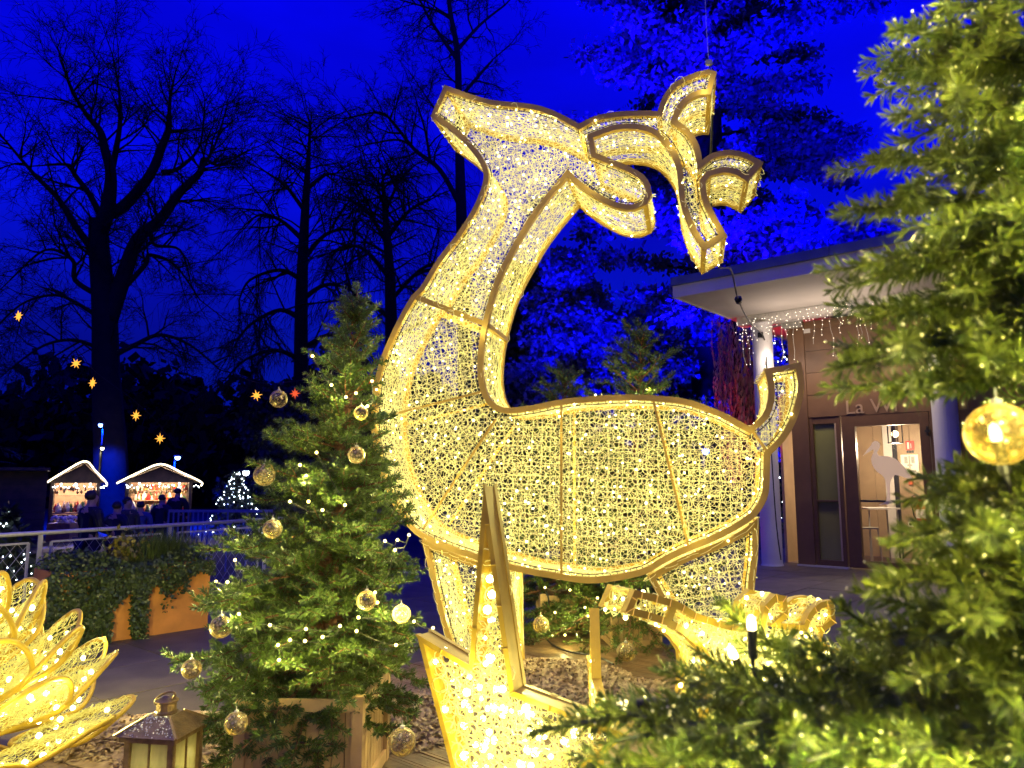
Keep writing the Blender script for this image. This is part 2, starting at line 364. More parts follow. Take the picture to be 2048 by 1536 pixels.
m.build('joist', M['plank'], deck)

# wood chips heaped on the deck
def chips(n, cx, cy, rx, ry, hgt):
    r = np.sqrt(R.random(n)); th = R.random(n) * 2 * pi
    c = np.stack([cx + rx * r * np.cos(th), cy + ry * r * np.sin(th), DECK + .006 + hgt * (1 - r ** 2) * R.random(n) ** .5], 1)
    x = R.normal(size=(n, 3)); x[:, 2] *= .45; x /= np.linalg.norm(x, axis=1)[:, None]
    y = np.cross(x, R.normal(size=(n, 3)) * .3 + V(0, 0, 1)); y /= np.linalg.norm(y, axis=1)[:, None]
    return c, x * R.uniform(.010, .026, (n, 1)), y * R.uniform(.004, .010, (n, 1))
cc = [chips(2600, -2.0, 4.45, .75, .42, .05), chips(2200, -1.55, 4.0, .5, .4, .04), chips(1500, -.62, 4.75, .38, .55, .07), chips(2600, .25, 5.75, .65, .5, .10), chips(1500, .8, 5.2, .6, .5, .06), chips(700, -1.1, 3.2, .5, .3, .02)]
m = MB(); c, x, y = (np.concatenate([q[i] for q in cc]) for i in range(3))
mound = lambda cx, cy, rx, ry, h: m.lathe((cx, cy, DECK + .002), [(rx * q, h * (1 - q * q) ** 1.0) for q in (1, .8, .6, .4, .2, .01)], 20)
z = np.cross(x, y); z /= np.linalg.norm(z, axis=1)[:, None]; z *= .003
for s_ in (1,): m.quads(c + z, x, y); m.quads(c - z, x, y * -1)
mound(.25, 5.75, .45, .4, .075); mound(-2.0, 4.45, .5, .35, .035); mound(-.62, 4.75, .3, .4, .05)
m.build('wood_chips', M['chip'], kind='stuff', label='pale wood chips strewn over the timber deck')

# ================================================================ restaurant building
K = on_z(1597, 1131, 0)
def FS(px, py):
    P = on_plane(px, py, K, A_); return float(np.dot(P - K, -B_)), float(P[2])
bld = thing('restaurant_building', 'low pavilion with brown cladding, glazed door and broad white flat roof', 'building', K)
def fpt(s, z, d=0.0): return K - B_ * s + A_ * d + V(0, 0, z)
def fbox(mb, s0, s1, z0, z1, d0, d1): mb.box(fpt((s0 + s1) / 2, (z0 + z1) / 2, (d0 + d1) / 2), (abs(s1 - s0), abs(d1 - d0), abs(z1 - z0)), (-B_, A_, V(0, 0, 1)))
ZS, ZB = 4.75, 4.58
sP1 = FS(1624, 1000)[0]; sG1 = FS(1687, 1000)[0]; sD0 = FS(1690, 1000)[0]; sD1 = FS(1868, 1000)[0]; zT = FS(1650, 836)[1]; zD = FS(1770, 827)[1]
print('facade', sP1, sG1, sD0, sD1, zT, zD, 'K', K)
m = MB(); fbox(m, 0, sP1, .03, ZB, 0, .28); m.build('pilaster', M['brown'], bld)
m = MB(); fbox(m, -.01, sD0, 0, .028, -.03, .2); m.build('base_rail', M['steel'], bld)
zz = zD + .004; row = 0
while zz < ZB - .05:                                             # long horizontal boards over the door
    h = min(.42, ZB - zz); s = sP1 + .004
    for w in (2.6, 2.6, 2.6):
        m = MB(); fbox(m, s, s + w - .006, zz, zz + h - .008, .02 + rnd.uniform(0, .003), .25); m.build('cladding_panel', M['brown'], bld); s += w
    zz += h
m = MB(); fbox(m, sD1 + .012, sD1 + 5.2, .03, zD, .03, .28); m.build('wall', M['brown'], bld)
# fixed side light
m = MB(); g = .07
fbox(m, sP1 + .003, sP1 + g, .03, zD, .04, .2); fbox(m, sG1 - g, sG1, .03, zD, .04, .2)
for z0, z1 in ((.03, .13), (zT - .1, zD - .002), (1.18, 1.21)): fbox(m, sP1 + g, sG1 - g, z0, z1, .05, .19)
sl = m.build('side_window', M['frame_br'], bld)
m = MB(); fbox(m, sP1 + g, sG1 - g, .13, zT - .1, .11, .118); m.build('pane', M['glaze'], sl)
m = MB(); fbox(m, sG1 - .10, sG1 - .072, .13, zT - .1, .035, .049); m.build('edge_strip', M['bare'], sl)
# door
gx0, gz1 = FS(1708, 853); gx1 = FS(1838, 853)[0]; gz0 = FS(1722, 1122)[1]
door = thing('door', None, None, (0, 0, 0)); door.parent = bld
m = MB()
fbox(m, sD0 + .004, gx0, .03, zD - .002, .03, .14); fbox(m, gx1, sD1, .03, zD - .002, .03, .14)
fbox(m, gx0, gx1, .03, gz0, .03, .14); fbox(m, gx0, gx1, gz1, zD - .002, .03, .14)
m.build('door_frame', M['frame_br'], door)
m = MB(); fbox(m, gx0, gx1, gz0, gz1, .08, .088); m.build('pane', M['clear'], door)
zb = FS(1770, 1003)[1]
m = MB(); fbox(m, gx0, gx1, zb - .018, zb + .018, .10, .135); m.build('push_bar', M['black'], door)
m = MB(); hx, hz = FS(1855, 862); fbox(m, hx - .04, hx + .04, hz - .02, hz + .02, -.03, .028); fbox(m, hx - .012, hx + .012, hz - .08, hz + .08, -.035, .027); m.build('door_closer', M['black'], door)
# stork drawn on the glass (flat film)
stork = [(557, 508), (600, 450), (622, 425), (630, 405), (650, 390), (672, 395), (690, 412), (690, 440), (678, 462), (668, 480), (680, 500), (700, 508), (760, 510), (810, 528), (860, 570), (905, 625), (945, 690), (900, 680), (840, 658), (805, 652), (790, 668), (775, 690), (768, 720), (772, 800), (770, 850), (800, 862), (760, 872), (740, 885), (735, 875), (700, 885), (680, 882), (738, 858), (748, 800), (742, 740), (735, 700), (722, 672), (700, 650), (670, 630), (645, 600), (628, 565), (622, 530), (632, 500), (645, 470), (640, 455), (600, 480)]
film = leafy('frosted_film', (.92, .86, .82), (.94, .88, .84), rough=.8, transl=.75, spec=.1)
P = [on_plane(1580 + x / 3.84, 780 + y / 3.84, K + A_ * .076, A_) for x, y in stork]
m = MB(); m.prism(P, A_ * .003); m.build('stork_decal', film, door)
# lettering over the door
def lettering(txt, p, ex, ey, size, matl, name, parent, thick=.006):
    c = bpy.data.curves.new(name, 'FONT'); c.body = txt; c.size = size; c.extrude = thick; o = bpy.data.objects.new(name, c); COL.objects.link(o)
    dg = bpy.context.evaluated_depsgraph_get(); me = bpy.data.meshes.new_from_object(o.evaluated_get(dg)); bpy.data.objects.remove(o)
    v = np.array([q.co[:] for q in me.vertices]); n = np.cross(ex, ey)
    w = p + v[:, :1] * ex + v[:, 1:2] * ey + v[:, 2:3] * n - loc_of(parent)
    me.vertices.foreach_set('co', w.astype(np.float32).ravel()); me.update(); me.materials.clear(); me.materials.append(matl)
    o = bpy.data.objects.new(name, me); COL.objects.link(o); o.parent = parent; return o
lx, lz = FS(1690, 826)
lettering('La Wi', fpt(lx, zD + .03, .008), -B_, V(0, 0, 1), .36, mat('sign_letters', (.34, .22, .14), rough=.35, vary=.1), 'sign_lettering', bld)
# roof
C0 = EYE + ray(1352, 595) * ((ZS - H_EYE) / ray(1352, 595)[2]); ac, bc = float(np.dot(C0, A_)), float(np.dot(C0, B_))
roof = thing('roof', None, None, (0, 0, 0)); roof.parent = bld
m = MB(); m.box(AX(ac + 5, bc - 8, ZS + .1), (10, 16, .2), (A_, B_, V(0, 0, 1))); m.build('soffit', M['soffit'], roof)
m = MB(); m.box(AX(ac - .02, bc - 8, ZS + .095), (.04, 16.08, .21), (A_, B_, V(0, 0, 1))); m.box(AX(ac + 5, bc + .02, ZS + .095), (10, .04, .21), (A_, B_, V(0, 0, 1))); m.build('fascia', M['white'], roof)
for q in range(6):
    m = MB(); m.box(AX(ac - .03, bc + .06 - 2.7 * (q + .5), ZS + .275), (.10, 2.69, .15), (A_, B_, V(0, 0, 1))); m.build('flashing', M['zinc'], roof)
m = MB(); m.box(AX(ac + 5, bc + .03, ZS + .275), (9.8, .10, .15), (A_, B_, V(0, 0, 1))); m.build('flashing', M['zinc'], roof)
# columns and edge beam
c1 = on_z(1545, 1131, 0); beam_a = float(np.dot(c1, A_)); b1 = float(np.dot(c1, B_))
m = MB(); m.box(AX(beam_a + .03, b1 + .45 - 6, (ZB + ZS) / 2 - .002), (.30, 12, ZS - ZB - .004), (A_, B_, V(0, 0, 1))); m.build('beam', M['white'], bld)
for q in range(3):
    m = MB(); m.lathe(AX(beam_a, b1 - 3.0 * q, 0), [(.001, 0), (.20, 0), (.20, .02), (.19, .03), (.19, ZB - .03), (.21, ZB - .02), (.21, ZB), (.001, ZB)], 28); m.build('column', M['column'], bld, smooth=False)
# room behind the door
m = MB(); r0, r1, dz = sD0 - 1.2, sD1 + 2.2, 2.6
fbox(m, r0, r1, -.02, .012, .30, dz); m.build('room_floor', mat('room_floor', (.22, .17, .13), rough=.4), bld)
for i in range(14):
    w = (r1 - r0) / 14; m = MB(); fbox(m, r0 + i * w + .003, r0 + (i + 1) * w - .003, .015, 3.2, dz, dz + .05); m.build('wall_board', M['bare'], bld)
m = MB(); fbox(m, r0, r1, 3.2, 3.25, .3, dz); fbox(m, r0 - .05, r0, 0, 3.2, .3, dz); fbox(m, r1, r1 + .05, 0, 3.2, .3, dz); m.build('room_shell', M['bare'], bld)
def on_back(px, py, off=.03): return on_plane(px, py, K + A_ * (dz - off), A_)
p = on_back(1797, 1000); q_ = float(np.dot(p - K, -B_))
m = MB(); fbox(m, q_ - .05, q_ + .03, .012, 3.2, dz - .06, dz - .004); m.build('post', M['black'], bld)
m = MB(); fbox(m, q_ - .22, q_ - .055, .012, 3.2, dz - .05, dz - .004); m.build('pale_strip', M['white'], bld)
p = on_plane(1790, 868, K + A_ * 1.3, A_)
ln = thing('pendant_lantern', 'small glowing glass pendant lantern seen through the stork door', 'lamp', p)
m = MB()
for dx, dy in ((-1, -1), (1, -1), (-1, 1), (1, 1)): m.box(p + V(dx * .09, dy * .09, 0), (.016, .016, .34))
for z in (-.17, .17): m.box(p + V(0, 0, z), (.2, .2, .018))
m.bar(p + V(0, 0, .17), V(p[0], p[1], 3.2), .014); m.build('cage', M['black'], ln)
m = MB(); m.balls([p], .065, 2); m.build('bulb', emis('room_bulb', (1, .72, .42), 9), ln, smooth=True)
lamp('bulb_light', p - V(0, 0, .25), 190, (1, .74, .48), .08, ln)
# things on the back wall of the room
def wall_thing(name, x0, y0, x1, y1, label, cat, col, th=.02):
    a, c = on_back(x0, y1), on_back(x1, y0); s0, s1 = (float(np.dot(v - K, -B_)) for v in (a, c))
    t = thing(name, label, cat, (a + c) / 2); m = MB(); fbox(m, s0, s1, a[2], c[2], dz - .03 - th, dz - .004); m.build('plate', mat(name + '_plate', col, rough=.5, vary=.04), t); return t, s0, s1, a[2], c[2]
t, s0, s1, z0, z1 = wall_thing('fire_sign', 1812, 882, 1827, 900, 'red and white fire extinguisher sign on the beige inner wall', 'sign', (.75, .04, .03))
m = MB(); w = s1 - s0; fbox(m, s0 + w * .2, s0 + w * .45, z0 + .02, z1 - .02, dz - .056, dz - .051); fbox(m, s0 + w * .62, s0 + w * .7, z0 + .03, z1 - .05, dz - .056, dz - .051); m.build('symbol', M['white'], t)
m = MB()
for i in range(3): fbox(m, s0 + w * (.08 + .31 * i), s0 + w * (.3 + .31 * i), z0 - .06, z0 - .01, dz - .05, dz - .004)
m.build('pictogram', M['black'], t)
t, s0, s1, z0, z1 = wall_thing('notice', 1804, 909, 1836, 948, 'white printed plan pinned to the beige inner wall', 'notice', (.78, .76, .70))
m = MB(); w, h = s1 - s0, z1 - z0
for a, bq, c, d in ((.2, .4, .55, .9), (.45, .55, .3, .95), (.6, .8, .55, .9), (.15, .85, .08, .2), (.35, .65, .4, .5)): fbox(m, s0 + w * a, s0 + w * bq, z0 + h * c, z0 + h * d, dz - .054, dz - .051)
m.build('print', mat('notice_ink', (.35, .36, .33), vary=.2, scale=60), t)
t, s0, s1, z0, z1 = wall_thing('alarm_box', 1818, 961, 1826, 969, 'tiny red fire alarm button on the beige inner wall', 'alarm', (.5, .1, .04), .04)
t, s0, s1, z0, z1 = wall_thing('wall_socket', 1817, 1044, 1834, 1053, 'white double socket low on the beige inner wall', 'socket', (.8, .78, .74), .02)
m = MB(); m.lathe(fpt(s0 + (s1 - s0) * .28, (z0 + z1) / 2, dz - .055), [(.001, 0), (.026, 0), (.026, .005)], 10, A_); m.lathe(fpt(s0 + (s1 - s0) * .72, (z0 + z1) / 2, dz - .055), [(.001, 0), (.026, 0), (.026, .005)], 10, A_); m.build('socket_hole', M['black'], t)
p = on_back(1844, 1053, .15)
ex = thing('fire_extinguisher', 'red fire extinguisher hung low on the beige inner wall', 'extinguisher', p)
red = mat('extinguisher_red', (.55, .02, .02), rough=.25, vary=.08, coat=.6)
m = MB(); m.lathe(p, [(.001, 0), (.085, 0), (.09, .02), (.09, .42), (.07, .49), (.03, .53), (.001, .53)], 18); m.build('cylinder', red, ex, smooth=True)
m = MB(); m.lathe(p, [(.0915, .16), (.0915, .34)], 18); m.build('label_band', M['white'], ex)
m = MB(); m.lathe(p, [(.03, .53), (.03, .58), (.001, .58)], 10); m.bar(p + V(0, 0, .585), p - B_ * .12 + V(0, 0, .62), .025); m.bar(p + V(0, 0, .56), p - B_ * .12 + V(0, 0, .57), .02); m.build('valve', M['black'], ex)
m = MB(); m.tube([p + V(0, 0, .56) + B_ * x + V(0, 0, z) for x, z in ((0, .0), (.07, .06), (.14, .03), (.16, -.12), (.13, -.35), (.10, -.42))], .012, 6); m.build('hose', M['black'], ex)
# bar table and stool
p = on_plane(1762, 1118, K + A_ * 1.6, A_); p = V(*p); p[2] = .012
tb = thing('bar_table', 'tall thin legged table behind the door glass', 'table', p)
m = MB(); m.box(p + V(0, 0, 1.02), (.62, .5, .03)); m.build('tabletop', M['white'], tb)
for dx, dy in ((-.27, -.2), (.27, -.2), (-.27, .2), (.27, .2)): m = MB(); m.bar(p + V(dx * 1.1, dy * 1.1, 0), p + V(dx, dy, 1.0), .022); m.build('leg', M['steel'], tb)
p2 = p + B_ * .1 - A_ * .5
st = thing('bar_stool', 'thin metal bar stool beside the tall table indoors', 'stool', p2)
m = MB(); m.box(p2 + V(0, 0, .66), (.34, .34, .025)); m.build('seat', M['grey'], st)
for dx, dy in ((-.15, -.15), (.15, -.15), (-.15, .15), (.15, .15)): m = MB(); m.bar(p2 + V(dx * 1.25, dy * 1.25, 0), p2 + V(dx, dy, .65), .018); m.build('leg', M['steel'], st)
# fittings under the roof
pb = AX(beam_a + .25, 0, 0)
def fit(px, py, off): return on_plane(px, py, AX(beam_a + off, 0), A_)
p = fit(1585, 646, .28); t = thing('loudspeaker', 'pale boxy loudspeaker on a bracket under the white roof', 'speaker', p)
m = MB(); m.box(p, (.34, .22, .20), (-B_, A_, V(0, .0, 1))); m.build('cabinet', M['grey'], t); m = MB(); m.box(p - A_ * .112, (.30, .006, .16), (-B_, A_, V(0, 0, 1))); m.build('grille', mat('speaker_grille', (.25, .24, .22)), t)
m = MB(); m.bar(p + B_ * .17, p + B_ * .42 + A_ * .1, .04); m.build('bracket', M['grey'], t)
p = fit(1616, 658, .40); t = thing('wall_sensor', 'rounded pale sensor box mounted on the brown cladding', 'sensor', p)
m = MB(); m.box(p, (.17, .12, .26), (-B_, A_, V(0, 0, 1))); m.build('housing', M['grey'], t); m = MB(); m.box(p - A_ * .065 - V(0, 0, .05), (.12, .012, .08), (-B_, A_, V(0, 0, 1))); m.build('lens', M['white'], t)
p = fit(1521, 670, -.215); t = thing('outdoor_socket', 'small black socket box high on the white column', 'socket', p)
m = MB(); m.box(p, (.09, .05, .10), (-B_, A_, V(0, 0, 1))); m.build('housing', M['black'], t); m = MB(); m.box(p - A_ * .028, (.05, .008, .05), (-B_, A_, V(0, 0, 1))); m.build('cover', M['cable'], t)
p = fit(1606, 805, .42); tag(MB().box(p, (.16, .02, .28), (-B_, A_, V(0, 0, 1))).build('paper_notice', M['white']), 'white paper notice stuck on the brown pilaster behind the tail', 'notice')
# icicle lights along the beam
t = thing('icicle_lights', 'curtain of tiny icicle lights hanging from the white roof beam', 'string lights', AX(beam_a - .15, b1 - 1.4, ZS - .3))
p0 = fit(1486, 628, -.14); p1 = fit(1756, 596, -.14); p0[2] = p1[2] = ZS - .012
wires, bulbs = MB(), []
n = 34
top = [p0 + (p1 - p0) * i / (n - 1) for i in range(n)]; wires.tube(top, .006, 4)
for i, q in enumerate(top):
    L_ = rnd.choice((.25, .4, .55, .7, .95)); k_ = 6; pts = [q + V(rnd.uniform(-.03, .03), rnd.uniform(-.03, .03), -L_ * j / k_) for j in range(k_ + 1)]
    wires.tube(pts, .0035, 3, caps=False)
    for j in range(1, k_ + 1):
        if rnd.random() < .85: bulbs.append(pts[j])
p2 = fit(1520, 600, -.1)
for i in range(30): bulbs.append(AX(beam_a - .2 + rnd.uniform(-.25, .1), b1 + rnd.uniform(-.1, .35), ZB - abs(rnd.gauss(0, .28))))
wires.build('wire', M['grey'], t); m = MB(); m.balls(bulbs, .0068, 1); m.build('bulb_string', M['warm_white'], t, kind='stuff')
for s_ in (.35, .65, .95): lamp('bulb_light', p0 + (p1 - p0) * s_ - V(0, 0, .75) - A_ * .5, 17, (1, .8, .62), .05, t)
for s_ in (.3, .7, 1.15): aim(lamp('bulb_light', p0 + (p1 - p0) * s_ - V(0, 0, .5) - A_ * .3, 50, (1, .84, .64), .08, t, 'SPOT', spot_size=radians(140), spot_blend=.6), (0, 0, -1))  # extra downward spots, added to brighten floor and wall
# metal frame on the roof
p = AX(ac + 1.2, bc - 6.1, ZS + .3); t = thing('roof_frame', 'grey steel frame standing on the flat roof', 'frame', p)
for dx in (0, 1.1, 2.2): m = MB(); m.bar(p - B_ * dx, p - B_ * dx + V(0, 0, .95), .10); m.build('post', M['zinc'], t)
m = MB(); m.bar(p - B_ * -.1 + V(0, 0, .98), p - B_ * 2.4 + V(0, 0, .98), .08); m.build('top_rail', M['zinc'], t)
m = MB(); m.bar(p - B_ * 1.25 + V(0, 0, .02), p - B_ * 2.1 + V(0, 0, .9), .06); m.build('brace', M['zinc'], t)
# ================================================================ trees behind
def grow(A, B, RA, RB, p, d, L, r, lev, cfg, tips=None):
    """one branch as a chain of prisms; children by level. cfg: list of (n_children, length ratio, spread, droop, segs)"""
    n, ratio, spread, droop, sg = cfg[lev]
    pts = [p]; st = L / sg
    for i in range(sg):
        d = unit(d + V(rnd.gauss(0, .16), rnd.gauss(0, .16), rnd.gauss(0, .16)) + V(0, 0, droop)); pts.append(pts[-1] + d * st)
    for i in range(sg):
        A.append(pts[i]); B.append(pts[i + 1]); RA.append(r * (1 - .75 * i / sg)); RB.append(r * (1 - .75 * (i + 1) / sg))
    if tips is not None: tips.append(pts[-1])
    if lev + 1 < len(cfg):
        for j in range(n):
            t = rnd.uniform(.15, 1.0) * sg; i = min(sg - 1, int(t)); q = pts[i] + (pts[i + 1] - pts[i]) * (t - i); dd = unit(pts[i + 1] - pts[i])
            x, y, _ = frame_of(dd); th = rnd.uniform(0, 2 * pi); s = spread * rnd.uniform(.6, 1.2)
            grow(A, B, RA, RB, q, unit(dd * cos(s) + (x * cos(th) + y * sin(th)) * sin(s)), L * ratio * rnd.uniform(.6, 1.15), max(.012, r * (1 - .75 * t / sg) * .6), lev + 1, cfg, tips)
def smooth_line(P, k=6):
    P = np.asarray(P, float); out = []
    for i in range(len(P) - 1):
        a, b_, c, d = P[max(i - 1, 0)], P[i], P[i + 1], P[min(i + 2, len(P) - 1)]
        for j in range(k):
            t = j / k; out.append(.5 * ((2 * b_) + (c - a) * t + (2 * a - 5 * b_ + 4 * c - d) * t ** 2 + (3 * b_ - a - 3 * c + d) * t ** 3))
    return np.array(out + [P[-1]])
def limb_tree(name, label, Y, trunk, limbs, cfg, group=None, dens=1.0, tw_r=.10, tw_L=4.0, updir=.4, mats=('bark', 'twig'), spread3=3.0, base_z=MARKET):
    """trunk and limbs follow polylines (px, py, width px, depth offset) on a plane at distance Y; fine branches grow off them"""
    sc = Y / FPX
    P = [at(x, y, Y) for x, y, w in trunk]; P[0][2] = base_z - .1
    t = thing(name, label, 'tree', V(P[0][0], Y, base_z), group)
    m = MB(); sp = smooth_line(P); rr = np.interp(np.linspace(0, 1, len(sp)), np.linspace(0, 1, len(trunk)), [w * sc / 2 for *_, w in trunk]); m.tube(sp, rr, 9); m.build('trunk', M[mats[0]], t, smooth=True)
    A, B, RA, RB = [], [], [], []
    allp = [(sp[len(sp) // 3:], rr[len(sp) // 3:])]
    for L in limbs:
        n = len(L); dy = rnd.uniform(-1, 1) * spread3
        P = [at(x, y, Y + dy * (i / max(1, n - 1))) for i, (x, y, w) in enumerate(L)]
        sp = smooth_line(P, 5); rr = np.interp(np.linspace(0, 1, len(sp)), np.linspace(0, 1, n), [w * sc / 2 for *_, w in L]); m = MB(); m.tube(sp, rr, 7); m.build('limb', M[mats[0]], t, smooth=True)
        allp.append((sp, rr))
    for sp, rr in allp:
        seg = np.linalg.norm(np.diff(sp, axis=0), axis=1).sum()
        for j in range(int(seg * dens * 1.5)):
            u = rnd.uniform(.12, 1) ** .8 * (len(sp) - 1); i = min(int(u), len(sp) - 2); q = sp[i] + (sp[i + 1] - sp[i]) * (u - i)
            dd = unit(sp[i + 1] - sp[i]); x, y, _ = frame_of(dd); th = rnd.uniform(0, 2 * pi)
            d = unit(dd * .55 + x * cos(th) + y * sin(th) + V(0, 0, updir)); grow(A, B, RA, RB, q, d, tw_L * rnd.uniform(.5, 1.2), min(tw_r, rr[i] * .7), 0, cfg)
        grow(A, B, RA, RB, sp[-1], unit(sp[-1] - sp[-2]), tw_L, min(tw_r, rr[-1]), 0, cfg)
    m = MB(); m.segs(A, B, RA, RB, 3); m.build('twig_crown', M[mats[1]], t, kind='stuff'); print(name, 'twigs', len(A)); return t

cfgA = [(5, .55, .75, .02, 4), (5, .6, .8, -.02, 3), (4, .62, .8, -.05, 2), (0, 0, 0, -.08, 2)]
limb_tree('bare_tree', 'huge spreading bare tree with pollarded limbs behind the market stalls', 36,
  [(222, 1060, 70), (220, 900, 62), (212, 760, 54), (208, 620, 48), (198, 500, 40), (196, 440, 36)],
  [[(198, 470, 34), (215, 420, 30), (222, 350, 22), (210, 300, 18), (200, 262, 14), (175, 232, 10), (150, 190, 5), (120, 120, 3)],
   [(214, 430, 26), (250, 410, 24), (300, 350, 20), (325, 290, 17), (338, 255, 13), (340, 200, 6), (352, 140, 3)],
   [(222, 350, 14), (232, 300, 12), (240, 245, 9), (238, 180, 5), (225, 110, 3)],
   [(216, 640, 40), (245, 560, 32), (275, 480, 26), (320, 440, 22), (360, 385, 18), (400, 345, 14), (408, 318, 10), (440, 330, 5), (500, 300, 3)],
   [(400, 345, 8), (430, 290, 5), (455, 210, 3)],
   [(186, 500, 16), (150, 450, 14), (115, 395, 11), (70, 350, 8), (10, 280, 4)],
   [(205, 440, 14), (180, 390, 12), (150, 350, 10), (138, 330, 7), (90, 330, 4)],
   [(195, 590, 12), (150, 560, 10), (145, 520, 8), (90, 500, 5), (20, 560, 3)],
   [(205, 640, 10), (160, 610, 8), (110, 590, 6), (40, 610, 4), (-30, 680, 3)],
   [(240, 585, 12), (290, 530, 10), (300, 510, 8), (350, 530, 5), (400, 600, 3)],
   [(228, 710, 14), (270, 690, 10), (320, 670, 8), (380, 690, 5), (440, 740, 3)],
   [(300, 460, 10), (310, 490, 8), (360, 500, 5), (380, 560, 3)],
   [(205, 700, 10), (150, 680, 7), (90, 690, 5), (30, 730, 3)],
   [(325, 345, 12), (360, 335, 8), (400, 290, 5), (410, 200, 3)]], cfgA, 'bare trees against the night sky', dens=1.4, tw_r=.068, tw_L=3.1, updir=.25)
cfgW = [(8, .5, .7, -.10, 4), (5, .6, .6, -.32, 3), (2, .8, .5, -.45, 2)]
limb_tree('weeping_tree', 'dark tall conifer-like tree with drooping twigs beyond the potted fir', 44,
  [(600, 1060, 34), (602, 800, 30), (603, 600, 26), (610, 430, 18), (618, 300, 8), (620, 245, 3)],
  [[(604, 640, 14), (560, 620, 9), (500, 650, 6), (470, 690, 3)], [(604, 560, 12), (560, 540, 8), (500, 560, 5), (478, 600, 3)], [(606, 480, 12), (560, 440, 8), (520, 430, 5), (490, 450, 3)],
   [(608, 420, 10), (570, 370, 7), (540, 350, 4)], [(612, 380, 10), (650, 350, 7), (670, 350, 4)], [(606, 520, 12), (650, 470, 8), (700, 460, 5), (740, 490, 3)], [(604, 600, 12), (650, 570, 8), (700, 580, 5), (750, 620, 3)],
   [(602, 720, 12), (550, 700, 8), (490, 720, 5), (450, 760, 3)], [(602, 700, 12), (660, 670, 8), (720, 690, 5)]], cfgW, 'bare trees against the night sky', dens=1.7, tw_r=.07, tw_L=4.0, updir=.1)
limb_tree('tall_tree', 'tall dark tree whose crown rises behind the deer nose', 40,
  [(935, 1060, 40), (930, 700, 30), (922, 400, 22), (918, 260, 17), (915, 110, 13), (900, 20, 10), (890, -90, 5)],
  [[(915, 120, 10), (880, 70, 8), (855, 30, 6), (830, -20, 4)], [(916, 200, 9), (950, 160, 7), (985, 120, 4)], [(915, 100, 9), (960, 50, 6), (1010, 10, 4)], [(918, 260, 8), (880, 230, 5), (850, 190, 3)], [(905, 40, 8), (870, 20, 5), (800, 0, 3)],
   [(925, 420, 12), (880, 340, 10), (830, 300, 8), (790, 250, 6), (760, 225, 5), (700, 235, 3)], [(840, 310, 7), (800, 280, 5), (730, 290, 3)], [(860, 320, 7), (850, 260, 5), (835, 210, 3)]], cfgA, 'bare trees against the night sky', dens=1.0, tw_r=.075, tw_L=2.8, updir=.1)
limb_tree('shaggy_tree', 'shaggy dark tree filling the gap below the deer chin', 42,
  [(790, 1060, 36), (785, 760, 30), (780, 560, 22), (770, 420, 12), (765, 350, 4)],
  [[(784, 640, 12), (730, 600, 8), (680, 600, 5)], [(782, 560, 12), (730, 500, 8), (690, 490, 5)], [(780, 500, 10), (740, 430, 7), (700, 400, 4)], [(778, 470, 10), (820, 420, 7), (860, 400, 4)], [(782, 600, 10), (840, 540, 7), (890, 520, 4)], [(784, 680, 10), (850, 640, 7), (900, 620, 4)], [(772, 420, 8), (750, 370, 5), (720, 350, 3)], [(772, 420, 8), (800, 360, 5), (830, 330, 3)]], cfgW, 'bare trees against the night sky', dens=2.3, tw_r=.075, tw_L=4.2, updir=.15)
# far dark wood
m = MB(); n = 15000
x = R.uniform(-46, 34, n); y = R.uniform(52, 64, n); top = 9.2 + 1.4 * np.sin(x * .35) + 1.1 * np.sin(x * .9 + 1) + R.normal(0, .5, n); z = MARKET + (top - MARKET) * R.random(n) ** .7
c = np.stack([x, y, z], 1); a1 = R.normal(size=(n, 3)); a1 /= np.linalg.norm(a1, axis=1)[:, None]; a2 = np.cross(a1, R.normal(size=(n, 3))); a2 /= np.linalg.norm(a2, axis=1)[:, None]
sz = R.uniform(.18, .6, (n, 1)); m.quads(c, a1 * sz, a2 * sz * .6)
m.box((-6, 61, 3.2), (84, .5, 7.2)); m.build('distant_wood', mat('wood_dark', (.012, .014, .010), rough=.9, vary=.4), kind='stuff')

